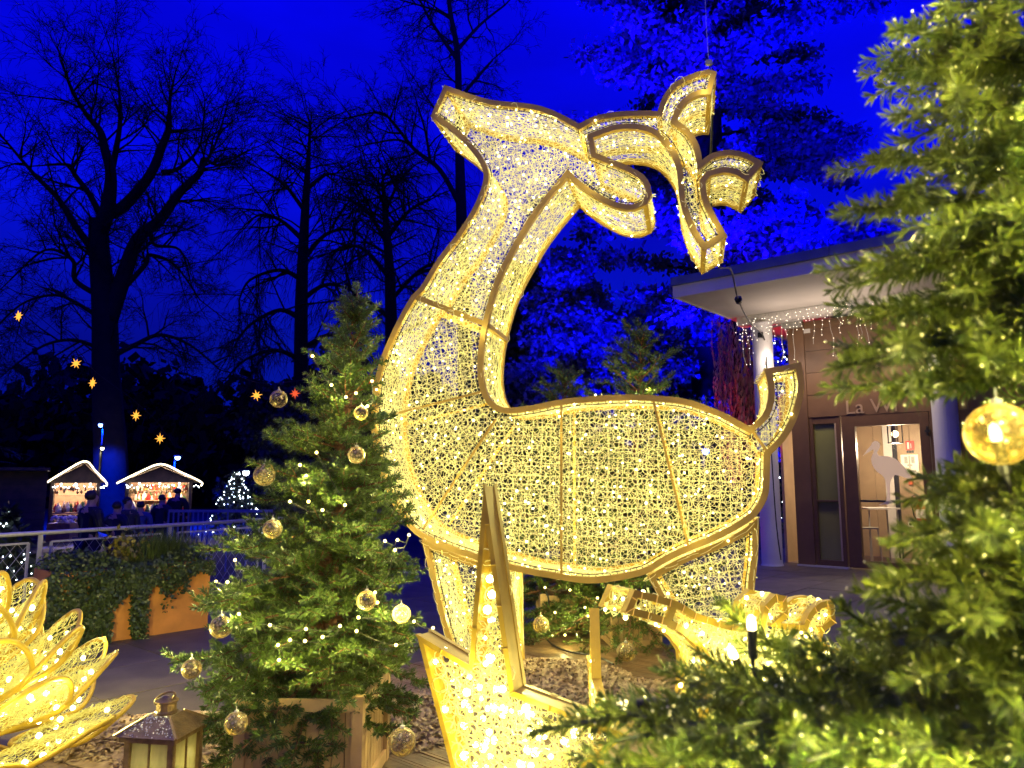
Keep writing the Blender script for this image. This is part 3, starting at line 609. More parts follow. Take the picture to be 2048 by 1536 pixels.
# the great conifer lit blue, beyond the pavilion
def clump_tree(name, label, base, hgt, rad, n, size, mt, group=None, lean=(0, 0), lo=.08, seed=1, droop=.3, power=.55):
    g = np.random.default_rng(seed); t = thing(name, label, 'tree', base, group); base = np.asarray(base, float)
    m = MB(); top = base + V(lean[0], lean[1], hgt); m.tube([base - V(0, 0, .1), base + (top - base) * .3, base + (top - base) * .7, top], [hgt * .022, hgt * .018, hgt * .01, .03], 9); m.build('trunk', M['bark'], t, smooth=True)
    nb = int(70 * hgt / 20) + 20; C = []; A, B, RA, RB = [], [], [], []
    for i in range(nb):
        u = lo + (1 - lo) * (i + g.random()) / nb; th = g.random() * 2 * pi; L = rad * (1.02 - u) ** power * g.uniform(.55, 1.12) * min(1, .55 + u * 3)
        p0 = base + (top - base) * u; d = V(cos(th), sin(th), .18); p = p0; ks = 6
        for k in range(ks):
            q = p + d * L / ks; d = unit(d + V(g.normal(0, .12), g.normal(0, .12), -droop * .25)); A.append(p); B.append(q); RA.append(.02 + .012 * L * (1 - k / ks)); RB.append(.02 + .012 * L * (1 - (k + 1) / ks)); p = q
            C.append(np.repeat([p], int(n / nb / ks * (1.2 if k > 0 else .4)), 0) + g.normal(0, .34 * size * 3.2, (int(n / nb / ks * (1.2 if k > 0 else .4)), 3)) * V(1, 1, .6))
    m = MB(); m.segs(A, B, RA, RB, 4); m.build('branch_frame', M['twig'], t, kind='stuff')
    c = np.concatenate(C); N = len(c); a = g.normal(size=(N, 3)); a[:, 2] -= droop; a /= np.linalg.norm(a, axis=1)[:, None]; w = np.cross(a, g.normal(size=(N, 3))); w /= np.linalg.norm(w, axis=1)[:, None]
    s = g.uniform(.5, 1.35, (N, 1)) * size
    m = MB(); m.kites(c, c + a * s, w * s * .30); m.build('crown', mt, t, kind='stuff'); return t
M['bluefol'] = leafy('conifer_spray', (.03, .04, .05), (.20, .20, .24), rough=.7, transl=.25, scale=.9)
M['darkfol'] = leafy('dark_foliage', (.012, .016, .010), (.05, .065, .03), rough=.6, transl=.1, scale=1.0)
gx = at(1440, 900, 27)
clump_tree('giant_conifer', 'giant conifer flooded with blue light towering behind the antlers', (gx[0], 28, MARKET), 40, 7.4, 125000, .27, M['bluefol'], lean=(.4, 0), seed=3, power=.32, lo=.17)
clump_tree('blue_lit_tree', 'shorter blue lit tree between the deer neck and the pavilion roof', (at(1150, 900, 25)[0], 25, MARKET), 9.5, 3.6, 30000, .22, M['bluefol'], seed=5, lo=.45)
clump_tree('dark_tree', 'low bushy dark evergreen behind the tail of the deer', (at(1330, 900, 22)[0], 22, MARKET), 6.4, 2.8, 14000, .19, M['darkfol'], seed=6, lo=.02)
clump_tree('dark_tree', 'dark round tree directly behind the deer neck', (at(1060, 900, 31)[0], 31, MARKET), 11.0, 3.6, 9000, .34, M['darkfol'], seed=8)
clump_tree('dark_tree', 'low dark evergreen standing behind the white lamp post', (at(560, 900, 33)[0], 33, MARKET), 6.0, 2.8, 6000, .30, M['darkfol'], seed=9)
# red-lit hanging plant by the pavilion
def weeping_plant(name, label, cx, cy, top, n, spread, mt, seed):
    g = np.random.default_rng(seed); t = thing(name, label, 'plant', (cx, cy, MARKET)); m = MB(); m.tube([(cx, cy, MARKET - .1), (cx + .05, cy, top * .6), (cx, cy, top)], [.12, .09, .05], 7); m.build('trunk', M['bark'], t)
    m = MB()
    for i in range(n):
        th = g.random() * 2 * pi; r = spread * g.random() ** .5; z0 = top - g.random() * top * .45; p = V(cx, cy, z0); q = V(cx + r * cos(th), cy + r * sin(th), z0 + .15 - .1 * r); L = g.uniform(.5, 1.9)
        k = 9; zz = np.linspace(0, 1, k)[:, None]; pts = q + np.concatenate([.12 * np.sin(zz * 3 + i), .12 * np.cos(zz * 2 + i), -L * zz], 1)
        w = V(cos(i * 2.4), sin(i * 2.4), 0) * .022; m.kites(pts[:-1], pts[1:], np.repeat([w], k - 1, 0)); m.kites([p], [q], [w * .5])
    m.build('fronds', mt, t, kind='stuff'); return t
M['frond'] = leafy('pale_frond', (.10, .10, .08), (.30, .28, .24), rough=.45, transl=.35)
rp_ = at(1474, 800, 15.6); weeping_plant('hanging_plant', 'weeping plant lit red beside the white column', rp_[0], 15.6, 5.0, 330, .42, M['frond'], 4)
rq_ = at(1545, 420, 24); 
# lamps that light them (heads on posts, as the photograph shows)
def post_lamp(name, label, p, base_z, col, strength, headr=.09, arm=.0, mate=None, group=None, power=0, psize=.1):
    t = thing(name, label, 'lamp', (p[0], p[1], base_z), group); m = MB(); m.tube([(p[0], p[1], base_z), (p[0], p[1], p[2] + .05)], .045, 8); m.lathe((p[0], p[1], base_z), [(.12, 0), (.12, .04), (.05, .06)], 10); m.build('pole', M['black'], t)
    m = MB(); m.lathe((p[0] + arm, p[1], p[2]), [(.02, .14), (headr * 1.6, .08), (headr * 1.7, .05), (headr, .04)], 12); m.bar((p[0], p[1], p[2] + .1), (p[0] + arm, p[1], p[2] + .1), .04); m.build('shade', M['black'], t)
    m = MB(); m.balls([(p[0] + arm, p[1], p[2])], headr, 2); m.build('bulb', emis(name + '_glow', col, strength), t, smooth=True)
    if power: aim(lamp('bulb_light', (p[0] + arm, p[1] - headr - .06, p[2] - headr - .06), power, (0, .02, 1) if col[2] > 3 * col[0] else col, psize, t, 'SPOT', spot_size=radians(158), spot_blend=.3), (0, 0, -1))
    return t
BLUE = (.0, .0, 1.0)
post_lamp('street_lamp', 'blue glowing lamp beside the huge bare tree trunk', at(207, 850, 33.0), MARKET, (.12, .22, 1.0), 22, .10, -.12, group='blue park lamps', power=5200)
post_lamp('street_lamp', 'blue glowing lamp behind the wider market stall', at(350, 915, 34), MARKET, (.12, .22, 1.0), 22, .12, .12, group='blue park lamps', power=2200)
post_lamp('white_lamp', 'bright white lamp beyond the potted fir', at(487, 945, 29), MARKET, (.85, .93, 1.0), 30, .12, .1, power=25)
post_lamp('small_lamp', 'tiny warm lamp over the smaller stall roof', at(202, 897, 30), MARKET, (1.0, .9, .5), 10, .07, .05, power=25)
def flood(name, label, p, d, power, col, ang, group=None):
    t = thing(name, label, 'floodlight', p, group); p = np.asarray(p, float); x, y, z = frame_of(d)
    m = MB(); m.box(p - z * .06, (.34, .26, .12), (x, y, z)); m.build('housing', M['black'], t)
    m = MB(); m.box(p + z * .006, (.30, .22, .01), (x, y, z)); m.build('lens', emis(name + '_lens', col, 6), t)
    m = MB(); m.bar(p - z * .08, V(p[0], p[1], p[2] - .33), .04); m.box(V(p[0], p[1], p[2] - .345), (.3, .2, .03)); m.build('stand', M['black'], t)
    l = lamp('flood_beam', p + z * .05, power, col, .12, t, 'SPOT', spot_size=radians(ang), spot_blend=.6); aim(l, d); return t
tr = V(gx[0], 28, 12)
def fl(p, tgt, power, ang, lab, col=BLUE): flood('floodlight', lab, p, unit(V(*tgt) - V(*p)), power, col, ang, 'floodlights aimed at the trees')
fl((1.6, 15.2, 0.36), (gx[0] - 1.5, 26, 12), 36000, 62, 'blue floodlight behind the deer aimed at the middle of the giant conifer')
fl((2.9, 15.9, 0.36), (gx[0], 25.5, 21), 80000, 46, 'blue floodlight behind the deer aimed high into the giant conifer')
fl((6.2, 18.2, 0.36), (gx[0] + 2, 28, 15), 40000, 56, 'blue floodlight behind the white column aimed up at the giant conifer')
fl((7.6, 14.6, ZS + .72), (gx[0] + 1.5, 25, 19), 26000, 66, 'blue floodlight on the flat roof aimed at the upper giant conifer')
fl((-1.6, 15.0, 0.36), (gx[0] - 3.5, 26, 19), 30000, 46, 'blue floodlight by the paving edge aimed at the top of the giant conifer')
fl((1.6, 17.0, 0.36), (3.0, 25, 8.5), 5500, 52, 'blue floodlight aimed at the shorter blue lit trees')
fl((rp_[0] - 1.0, 14.3, .36), (rp_[0], 15.6, 3.0), 800, 62, 'red floodlight at the foot of the weeping plant', (1.0, .02, .05))
p = at(1405, 902, 17); t = post_lamp('street_lamp', 'small blue spotlight on a post seen through the deer body', p, MARKET, (.05, .12, 1.0), 16, .09, .06, group='blue park lamps', power=60)

# shrubs wrapped in cool fairy lights
def lit_shrub(px, py, Y, h, r, nb, label, seed, mt='darkfol', led='white_led', lsz=.022):
    g = np.random.default_rng(seed); c = at(px, py, Y); base = V(c[0], Y, MARKET); t = thing('lit_shrub', label, 'shrub', base, 'shrubs wrapped in fairy lights'); hh = c[2] + h / 2 - MARKET
    m = MB(); m.tube([base, base + V(0, 0, hh)], [.06, .02], 6); m.build('stem', M['bark'], t)
    n = 900; u = g.random(n); th = g.random(n) * 2 * pi; rr = r * (1.05 - u) * g.random(n) ** .4
    q = base + np.stack([rr * np.cos(th), rr * np.sin(th), u * hh], 1); a = g.normal(size=(n, 3)); w = np.cross(a, g.normal(size=(n, 3))); a /= np.linalg.norm(a, axis=1)[:, None]; w /= np.linalg.norm(w, axis=1)[:, None]
    m = MB(); m.kites(q, q + a * .22, w * .05); m.build('foliage', M[mt], t, kind='stuff')
    u = g.random(nb); th = g.random(nb) * 2 * pi; rr = r * (1.08 - u); m = MB(); m.balls(base + np.stack([rr * np.cos(th), rr * np.sin(th), u * hh], 1), g.uniform(.6, 1.2, nb) * lsz, 1); m.build('fairy_lights', M[led], t, kind='stuff')
    lamp('bulb_light', base + V(0, -r * 1.2, hh * .6), 5, (.7, .85, 1), .1, t); return t
lit_shrub(472, 985, 28, 1.5, 1.15, 110, 'rounded shrub of white fairy lights below the white lamp', 11)
lit_shrub(18, 1060, 15, .8, .55, 60, 'cone of white fairy lights beside the dark hut', 12, lsz=.016)
lit_shrub(30, 1105, 10.2, .5, .5, 60, 'low shrub of white fairy lights just beyond the cable railing', 13, lsz=.011)
lit_shrub(1560, 700, 21, 3.0, .55, 120, 'tall sparkling tree of white lights between column and brown wall', 14, lsz=.02)

# ================================================================ market
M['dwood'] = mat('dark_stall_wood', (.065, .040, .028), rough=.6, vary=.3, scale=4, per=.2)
M['stallwood'] = mat('pale_stall_wood', (.40, .24, .15), rough=.6, vary=.2, scale=5, per=.15)  # paler brown wood of back planks, counters, shelves and a crate
M['neon'] = emis('roof_light_tube', (1.0, .86, .55), 5.0)
cols = [mat('goods_%s' % n, c, rough=.45, vary=.2) for n, c in (('cream', (.75, .66, .5)), ('red', (.6, .03, .03)), ('gold', (.6, .42, .12)), ('green', (.08, .2, .06)), ('white', (.8, .78, .74)), ('brown', (.25, .12, .06)))]
def stall(label, Y, px0, px1, pxp, y_eave, y_peak, seed, deep=2.2):
    g = random.Random(seed); a, c = at(px0, y_eave, Y), at(px1, y_eave, Y); pk = at(pxp, y_peak, Y); x0, x1, ze, zp, xp = a[0], c[0], a[2], pk[2], pk[0]; z0 = MARKET; w = x1 - x0
    t = thing('market_stall', label, 'market stall', V((x0 + x1) / 2, Y, z0), 'christmas market stalls'); ov = .12 * w
    for xx in (x0 + ov, x1 - ov):
        for yy in (Y + .06, Y + deep): m = MB(); m.box((xx, yy, (z0 + ze) / 2), (.10, .10, ze - z0)); m.build('post', M['dwood'], t)
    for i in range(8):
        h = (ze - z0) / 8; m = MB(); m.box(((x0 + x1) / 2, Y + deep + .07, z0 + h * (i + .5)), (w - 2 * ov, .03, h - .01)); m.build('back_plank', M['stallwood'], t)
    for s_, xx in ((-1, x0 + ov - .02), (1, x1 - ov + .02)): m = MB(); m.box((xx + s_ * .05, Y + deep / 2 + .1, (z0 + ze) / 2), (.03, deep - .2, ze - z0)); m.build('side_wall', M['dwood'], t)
    m = MB()                                                       # gable front and two roof slopes
    m.prism([(x0 + .02, Y, ze), (x1 - .02, Y, ze), (xp, Y, zp - .02)], (0, .05, 0)); m.build('gable', M['dwood'], t)
    for xa in (x0, x1):
        m = MB(); d = V(xa - xp, 0, ze - zp); nrm = unit(V(-(ze - zp), 0, xa - xp)) * (.03 if (xa - xp) > 0 else -.03); m.prism([V(xp, Y - .15, zp), V(xa, Y - .15, ze), V(xa, Y - .15, ze) + nrm * 2, V(xp, Y - .15, zp) + nrm * 2], (0, deep + .5, 0)); m.build('roof_slope', M['dwood'], t)
    m = MB(); m.tube(smooth_line([(x0 - .02, Y - .2, ze - .03), (x0 + (xp - x0) * .5, Y - .2, (ze + zp) / 2 + .07), (xp, Y - .2, zp + .06), (xp + (x1 - xp) * .5, Y - .2, (ze + zp) / 2 + .07), (x1 + .02, Y - .2, ze + .02), (x1 + .02, Y - .2, ze - .12)], 5), .032, 6); m.build('roof_light_tube', M['neon'], t)
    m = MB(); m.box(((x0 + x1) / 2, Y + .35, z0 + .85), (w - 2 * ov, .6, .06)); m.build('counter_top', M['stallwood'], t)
    for i in range(9):
        ww = (w - 2 * ov) / 9; m = MB(); m.box((x0 + ov + ww * (i + .5), Y + .08, z0 + .41), (ww - .012, .03, .8)); m.build('counter_board', M['dwood'], t)
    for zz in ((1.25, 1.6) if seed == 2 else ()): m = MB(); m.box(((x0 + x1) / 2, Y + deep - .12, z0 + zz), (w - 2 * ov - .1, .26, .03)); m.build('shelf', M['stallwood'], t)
    for yy, zz, hh0 in ((Y + .3, z0 + .89, .3), (Y + deep - .1, z0 + 1.275, .24), (Y + deep - .1, z0 + 1.625, .2))[:3 if seed == 2 else 1]:     # goods for sale
        for ci, cm in enumerate(cols):
            m = MB()
            for k in range(9):
                s_ = g.uniform(.035, .14); hh = hh0 * g.uniform(.6, 1.5); p = V(g.uniform(x0 + ov + .1, x1 - ov - .1), yy + g.uniform(-.12, .08), zz)
                m.lathe(p, [(.001, 0), (s_ * .8, 0), (s_, hh * g.uniform(.2, .4)), (s_ * .5, hh * g.uniform(.5, .8)), (.001, hh * .9)], 7)
            m.build('goods', cm, t, kind='stuff')
    m = MB()
    for k in range(22): m.lathe((g.uniform(x0 + ov, x1 - ov), Y + .12 + g.uniform(0, .2), ze - g.uniform(.25, .42)), [(.001, 0), (.05, .05), (.05, .1), (.001, .16)], 6)
    m.build('hanging_goods', cols[g.randrange(6)], t, kind='stuff')
    for f in (.25, .5, .75): lamp('bulb_light', (x0 + w * f, Y + .9, ze - .12), 110, (1, .74, .48), .08, t)
    m = MB(); m.balls([(x0 + w * f, Y + .9, ze - .04) for f in (.25, .5, .75)], .05, 1); m.build('bulb', M['warm_white'], t, kind='stuff')
    m = MB(); m.balls([(g.uniform(x0, x1), Y - .1, ze - .08 - g.random() * .1) for _ in range(26)], .018, 1); m.build('fairy_lights', M['white_led'], t, kind='stuff')
    th_ = atan2(-(x0 + x1) / 2, Y); t.rotation_euler = (0, 0, th_); t.scale = (cos(th_), 1, 1); return t
stall('narrow market stall with a steep glowing gable', 26, 92, 212, 170, 966, 926, 1)
stall('wide market stall with a low glowing gable', 26, 237, 402, 322, 965, 932, 2)
h = thing('dark_hut', 'unlit dark wooden hut beside the narrow market stall', 'hut', (at(96, 950, 22.5)[0], 22.5, MARKET))
x0, x1 = at(-60, 950, 22.5)[0], at(96, 950, 22.5)[0]; zt = at(50, 942, 22.5)[2]
for i in range(11):
    hh = (zt - MARKET) / 11; m = MB(); m.box(((x0 + x1) / 2, 22.5 + rnd.uniform(0, .01), MARKET + hh * (i + .5)), (x1 - x0, .05, hh - .012)); m.build('plank', M['dwood'], h)
m = MB(); m.box(((x0 + x1) / 2, 23.6, MARKET + (zt - MARKET) / 2), (x1 - x0 - .06, 2.1, zt - MARKET - .02)); m.build('wall', M['dwood'], h)
m = MB(); m.box(((x0 + x1) / 2, 23.4, zt + .05), (x1 - x0 + .1, 2.8, .09)); m.build('roof', M['dwood'], h); h.rotation_euler = (0, 0, atan2(-x1, 22.5))
for px, Y, lab in ((127, 24.6, 'low crate of white bottles in front of the narrow stall'),):
    c = at(px, 1035, Y); t = thing('crate', lab, 'crate', (c[0], Y, MARKET)); m = MB(); m.box((c[0], Y, MARKET + .3), (.75, .5, .6)); m.build('box', M['stallwood'], t); m = MB(); m.balls(np.stack([c[0] + R.uniform(-.35, .35, 70), Y + R.uniform(-.22, .22, 70), MARKET + .62 + R.uniform(0, .2, 70)], 1), .05, 1); m.build('goods', cols[4], t, kind='stuff')
c = at(298, 1040, 21); t = thing('crate', 'bright red crate heaped with goods before the wide stall', 'crate', (c[0], 21, MARKET)); m = MB(); m.box((c[0], 21, MARKET + .42), (.5, .4, .84)); m.build('box', cols[1], t); m = MB(); m.balls(np.stack([c[0] + R.uniform(-.2, .2, 40), 21 + R.uniform(-.15, .15, 40), MARKET + .88 + R.uniform(0, .12, 40)], 1), .05, 1); m.build('goods', cols[0], t, kind='stuff')
c = at(285, 1060, 20.8); lamp('bulb_light', c + V(0, -.4, 1.6), .01, (1, 1, 1), .1, t)

# shoppers
def skin_mesh(name, nodes, edges, mt, parent, origin, lv=1):
    me = bpy.data.meshes.new(name); me.from_pydata([tuple(n[:3]) for n in nodes], edges, []); o = bpy.data.objects.new(name, me); COL.objects.link(o); o.parent = parent
    o.modifiers.new('Skin', 'SKIN'); 
    if not me.skin_vertices: me.attributes
    sk = me.skin_vertices[0].data
    for i, n in enumerate(nodes): sk[i].radius = (n[3], n[4] if len(n) > 4 else n[3]); sk[i].use_root = (i == 0)
    s = o.modifiers.new('Sub', 'SUBSURF'); s.levels = lv; s.render_levels = lv; me.materials.append(mt); return o
M['skin'] = mat('skin', (.45, .27, .19), rough=.5, vary=.05); M['hair'] = mat('dark_hair', (.02, .014, .01), rough=.6)
def person(px, py_head, Y, rot, label, coat, trousers, pose=0, hair='hair'):
    top = at(px, py_head, Y); hgt = top[2] - MARKET; k = hgt / 1.75
    t = thing('person', label, 'person', (top[0], Y, MARKET), 'shoppers at the market'); t.rotation_euler = (0, 0, rot)
    arm = .32 if pose == 1 else .06
    N = [(0, 0, .95, .15, .11), (0, 0, 1.15, .145, .10), (0, 0, 1.38, .17, .11), (0, 0, 1.50, .06), (0, -.01, 1.60, .085, .10), (0, -.01, 1.70, .075, .09),
         (.10, 0, .90, .09), (.11, -.03, .50, .065), (.11, .03, .09, .045), (.11, -.12, .035, .04, .03), (-.10, 0, .90, .09), (-.11, .04, .50, .065), (-.11, .08, .09, .045), (-.11, -.06, .035, .04, .03),
         (.21, 0, 1.42, .065), (.25, -.02, 1.15, .05), (.24, -.10 - arm, .95 + arm * .6, .038), (.235, -.14 - arm, .88 + arm * .7, .03), (-.21, 0, 1.42, .065), (-.25, -.02, 1.15, .05), (-.24, -.08 - arm * .5, .95 + arm * .4, .038), (-.235, -.12 - arm * .5, .88 + arm * .4, .03), (0, -.10, 1.62, .02)]
    N = [tuple(v * k for v in n) for n in N]
    E = [(0, 1), (1, 2), (2, 3), (3, 4), (4, 5), (0, 6), (6, 7), (7, 8), (8, 9), (0, 10), (10, 11), (11, 12), (12, 13), (2, 14), (14, 15), (15, 16), (16, 17), (2, 18), (18, 19), (19, 20), (20, 21), (4, 22)]
    skin_mesh('body', N, E, M['skin'], t, None)
    tr = [n[:3] + tuple(r + .014 * k for r in n[3:]) for n in N]
    skin_mesh('trousers', [tr[i] for i in (0, 6, 7, 8, 10, 11, 12)], [(0, 1), (1, 2), (2, 3), (0, 4), (4, 5), (5, 6)], trousers, t, None)
    ct = [n[:3] + tuple(r + .03 * k for r in n[3:]) for n in N]; hem = (0, 0, .72 * k, .20 * k, .15 * k)
    skin_mesh('coat', [ct[1], ct[2], ct[0], hem, ct[14], ct[15], ct[16], ct[18], ct[19], ct[20], (0, 0, 1.49 * k, .085 * k)], [(0, 1), (0, 2), (2, 3), (1, 4), (4, 5), (5, 6), (1, 7), (7, 8), (8, 9), (1, 10)], coat, t, None)
    m = MB(); hc = V(top[0], Y, MARKET); m.balls([(0, .012 * k, 1.665 * k)], .094 * k, 2); v = m.v[0]; v[:, 2] = np.maximum(v[:, 2], 1.60 * k); v[:, 1] = np.where((v[:, 1] < -.03 * k) & (v[:, 2] < 1.68 * k), -.03 * k, v[:, 1]); m.build('hair', M[hair], t, smooth=True, base=(0, 0, 0))
    for s_, nm in ((.11, 'shoe'), (-.11, 'shoe')):
        m = MB(); m.box((s_ * k, -.05 * k, .035 * k), (.10 * k, .26 * k, .07 * k)); m.build(nm, M['black'], t, base=(0, 0, 0))
    return t
navy = mat('navy_coat', (.012, .014, .03), rough=.7); blk = mat('black_coat', (.010, .010, .011), rough=.7); bl = mat('blue_coat', (.03, .05, .22), rough=.7); gr = mat('grey_coat', (.05, .05, .055), rough=.7)
person(184, 981, 12.6, 2.6, 'bulky person in a long dark coat standing before the narrow stall', blk, navy, 1)
person(235, 1003, 14.2, 2.9, 'dark haired person in a navy coat bending towards a companion', navy, blk, 1)
person(256, 994, 14.8, 1.2, 'person in grey with a pale scarf, beside the navy coat', gr, blk, 0)
person(282, 1003, 16.5, 3.4, 'person in a bright blue coat at the wide stall counter', bl, navy, 0)
person(325, 989, 18.5, 3.0, 'slim person in a dark navy coat in the middle of the wide stall', navy, navy, 0)
person(356, 976, 21.0, 3.2, 'tall person in black silhouetted at the end of the wide stall', blk, blk, 0)

# paper stars on wires
def star_mesh():
    m = MB(); n = 8; V_ = [V(0, -.07, 0), V(0, .07, 0)]; F = []
    for i in range(2 * n):
        r = (.20 if i % 4 == 0 else .16) if i % 2 == 0 else .07; a = i * pi / n + .2; V_.append(V(r * cos(a), 0, r * sin(a)))
    for i in range(2 * n): j = (i + 1) % (2 * n); F += [[0, 2 + i, 2 + j], [1, 2 + j, 2 + i]]
    return m.add(V_, None, F)
ora = emis('orange_star_paper', (1.0, .42, .05), 1.7); orr = emis('red_star_paper', (1.0, .12, .04), 1.0)
st_pts = [(37, 632, 18, 'highest of the glowing orange stars, beside the bare tree'), (152, 727, 19, 'orange star just beneath the highest star of its wire'), (185, 766, 20, 'orange star close by the trunk of the bare tree'), (272, 831, 21, 'orange star in open darkness past the trunk'), (320, 877, 22, 'lowest orange star, over the wide stall gable'), (513, 791, 20, 'orange star touching the potted fir branches'), (590, 787, 21, 'pale red star peeping through the fir below its top bauble'), (703, 657, 22, 'small red star beside the tip of the potted fir'), (742, 762, 22, 'small red star against the deer chest')]
pts3 = [at(x, y, Y) for x, y, Y, _ in st_pts]; proto = None
for (x, y, Y, lab), p in zip(st_pts, pts3):
    if proto is None or Y >= 21 and False: 
        t = thing('paper_star', lab, 'star', p, 'paper stars strung on wires'); o = star_mesh().build('points', ora, t, base=(0, 0, 0)); m = MB(); m.tube([(0, 0, .18), (0, 0, .42)], .008, 4); m.build('hook', M['cable'], t, base=(0, 0, 0)); proto = t
    else: t = dup(proto, p, rnd.uniform(-.5, .5), lab)
    if 'red star' in lab:
        for c in kids(t):
            if c.name.startswith('points'): c.data = c.data.copy(); c.data.materials[0] = orr
    t.rotation_euler = (0, rnd.uniform(-.4, .4), rnd.uniform(-.4, .4)); s = .82 * Y / 20; t.scale = (s, s, s)
    for c in kids(t): c.name = c.name
def wire(pts, lab):
    tag(MB().tube(smooth_line(pts, 6), .008, 4).build('star_wire', M['cable']), lab, 'wire', 'wires carrying the paper stars')
up = V(0, 0, .36)
wire([at(-120, 500, 17.5)] + [p + up for p in pts3[:5]] + [at(372, 930, 23)], 'thin wire carrying the five stars by the bare tree')
wire([at(430, 730, 19)] + [p + up for p in pts3[5:7]] + [pts3[8] + up, at(860, 700, 24)], 'thin wire carrying the stars behind the potted fir')
wire([at(640, 600, 21.5), pts3[7] + up, at(800, 690, 24)], 'short wire carrying the small red star by the fir tip')
for s_ in (2, 3): lamp('bulb_light', pts3[s_] - V(0, .4, 0), 3, (1, .4, .1), .1, None) if False else None

# ================================================================ railings and planter
ra, rb = V(-5.95, 6.45, 0), V(-3.35, 11.4, 0); rd = unit(rb - ra); rl = np.linalg.norm(rb - ra)
rail = thing('cable_railing', 'steel handrail with diamond cable mesh along the terrace edge', 'railing', (ra + rb) / 2)
m = MB(); m.tube([ra + V(0, 0, 1.0), rb + V(0, 0, 1.0)], .024, 10); m.build('handrail', M['steel'], rail, smooth=True)
d_post = float(np.dot(on_z(125, 1068, 1.0) - ra, rd)); ps = [d_post - 1.5, d_post, d_post + 1.6, d_post + 3.2]
for q in ps:
    if -.2 < q < rl: m = MB(); m.box(ra + rd * q + V(0, 0, .49), (.05, .012, .98), (rd, unit(np.cross(rd, V(0, 0, 1))), V(0, 0, 1))); m.build('post', M['steel'], rail)
net = MB()
for i in range(len(ps) - 1):
    s0, s1 = max(ps[i] + .12, 0), min(ps[i + 1] - .12, rl)
    if s1 <= s0 + .2: continue
    P4 = [ra + rd * s0 + V(0, 0, .10), ra + rd * s1 + V(0, 0, .10), ra + rd * s1 + V(0, 0, .90), ra + rd * s0 + V(0, 0, .90)]
    m = MB(); [m.bar(P4[k], P4[(k + 1) % 4], .022) for k in range(4)]; [m.bar(ra + rd * (ps[i] + .02) + V(0, 0, z), ra + rd * s0 + V(0, 0, z), .014) for z in (.25, .75)]; m.build('panel_frame', M['steel'], rail)
    w, h_, ls = s1 - s0, .8, .13
    for sgn in (1, -1):
        c = -h_
        while c < w + h_:
            x0_, z0_, x1_, z1_ = c, 0.0, c + h_ * .8, h_
            if sgn < 0: x0_, x1_ = x1_, x0_
            tt = [(x0_ + (x1_ - x0_) * u, z0_ + (z1_ - z0_) * u) for u in np.linspace(0, 1, 40)]; tt = [q for q in tt if 0 <= q[0] <= w]
            if len(tt) > 1: net.segs([ra + rd * (s0 + tt[0][0]) + V(0, 0, .1 + tt[0][1])], [ra + rd * (s0 + tt[-1][0]) + V(0, 0, .1 + tt[-1][1])], .0022, .0022, 4)
            c += ls
net.build('cable_mesh', M['steel'], rail, kind='stuff')
bp_ = mat('blue_steel', (.10, .12, .35), rough=.35, vary=.1)  # one even blue for handrail and balusters
fr = thing('blue_railing', 'blue railing with upright bars before the wide stall', 'railing', (at(430, 1030, 16.5)[0], 16.5, MARKET))
xa, xb, zr = at(338, 1022, 16.5)[0], at(545, 1022, 16.5)[0], at(440, 1022, 16.5)[2]
m = MB(); m.box(((xa + xb) / 2, 16.5, zr), (xb - xa, .05, .06)); m.build('handrail', bp_, fr)
n = 22
for i in range(n):
    x = xa + (xb - xa) * i / (n - 1)
    if i > 8 and i % 4: continue
    m = MB(); m.box((x, 16.5, (zr + MARKET) / 2 - .015), (.03, .03, zr - MARKET - .03)); m.build('baluster', bp_, fr)
lamp('bulb_light', (xa + 1.0, 15.6, 2.6), .01, BLUE, .1, fr)
p0 = on_z(415, 1254, 0); p1 = on_z(205, 1286, 0); pd = unit(p0 - p1); pn = unit(np.cross(V(0, 0, 1), pd)); PL = np.linalg.norm(p0 - p1) + .45; PHT = .70; PDEP = .62
if pn[1] < 0: pn = -pn
pc = p0 - pd * PL / 2 + pn * PDEP / 2
pl = thing('planter', 'rust orange steel planter overgrown with trailing ivy', 'planter', V(pc[0], pc[1], 0))
m = MB(); th_ = .02
for q, s in ((pc - pn * (PDEP / 2 - th_ / 2), (PL, th_, PHT)), (pc + pn * (PDEP / 2 - th_ / 2), (PL, th_, PHT)), (pc - pd * (PL / 2 - th_ / 2), (th_, PDEP - 2 * th_, PHT)), (pc + pd * (PL / 2 - th_ / 2), (th_, PDEP - 2 * th_, PHT)), (pc, (PL - .05, PDEP - .05, .1))): m.box(q + V(0, 0, PHT / 2 if s[2] > .2 else PHT - .1), s, (pd, pn, V(0, 0, 1)))
m.build('box', M['corten'], pl)
def leaves(mb, c, n_dir, size, g):
    N = len(c); a = g.normal(size=(N, 3)) + V(0, 0, -.5); a /= np.linalg.norm(a, axis=1)[:, None]; w = np.cross(a, n_dir + g.normal(0, .5, (N, 3))); w /= np.linalg.norm(w, axis=1)[:, None]; s = g.uniform(.6, 1.3, (N, 1)) * size
    mb.kites(c, c + a * s, w * s * .42)
g = np.random.default_rng(21); m = MB(); C = []
for u0, u1, d, n in ((-.05, .33, .74, 5600), (.45, .55, .69, 1500), (.30, .56, .30, 1700), (.56, .82, .26, 900), (.82, 1.0, .13, 400), (.66, .77, .40, 160)):      # ivy curtains over the front: along, depth
    u = g.uniform(u0, u1, n); v = g.random(n) ** .8 * d * (1 + .25 * np.sin(u * 40)); C.append(pc[None] - pd * PL / 2 + pd * (u * PL)[:, None] - pn * (PDEP / 2 + .02 + g.random(n) * .10)[:, None] + V(0, 0, 1) * (PHT + .02 - v)[:, None])
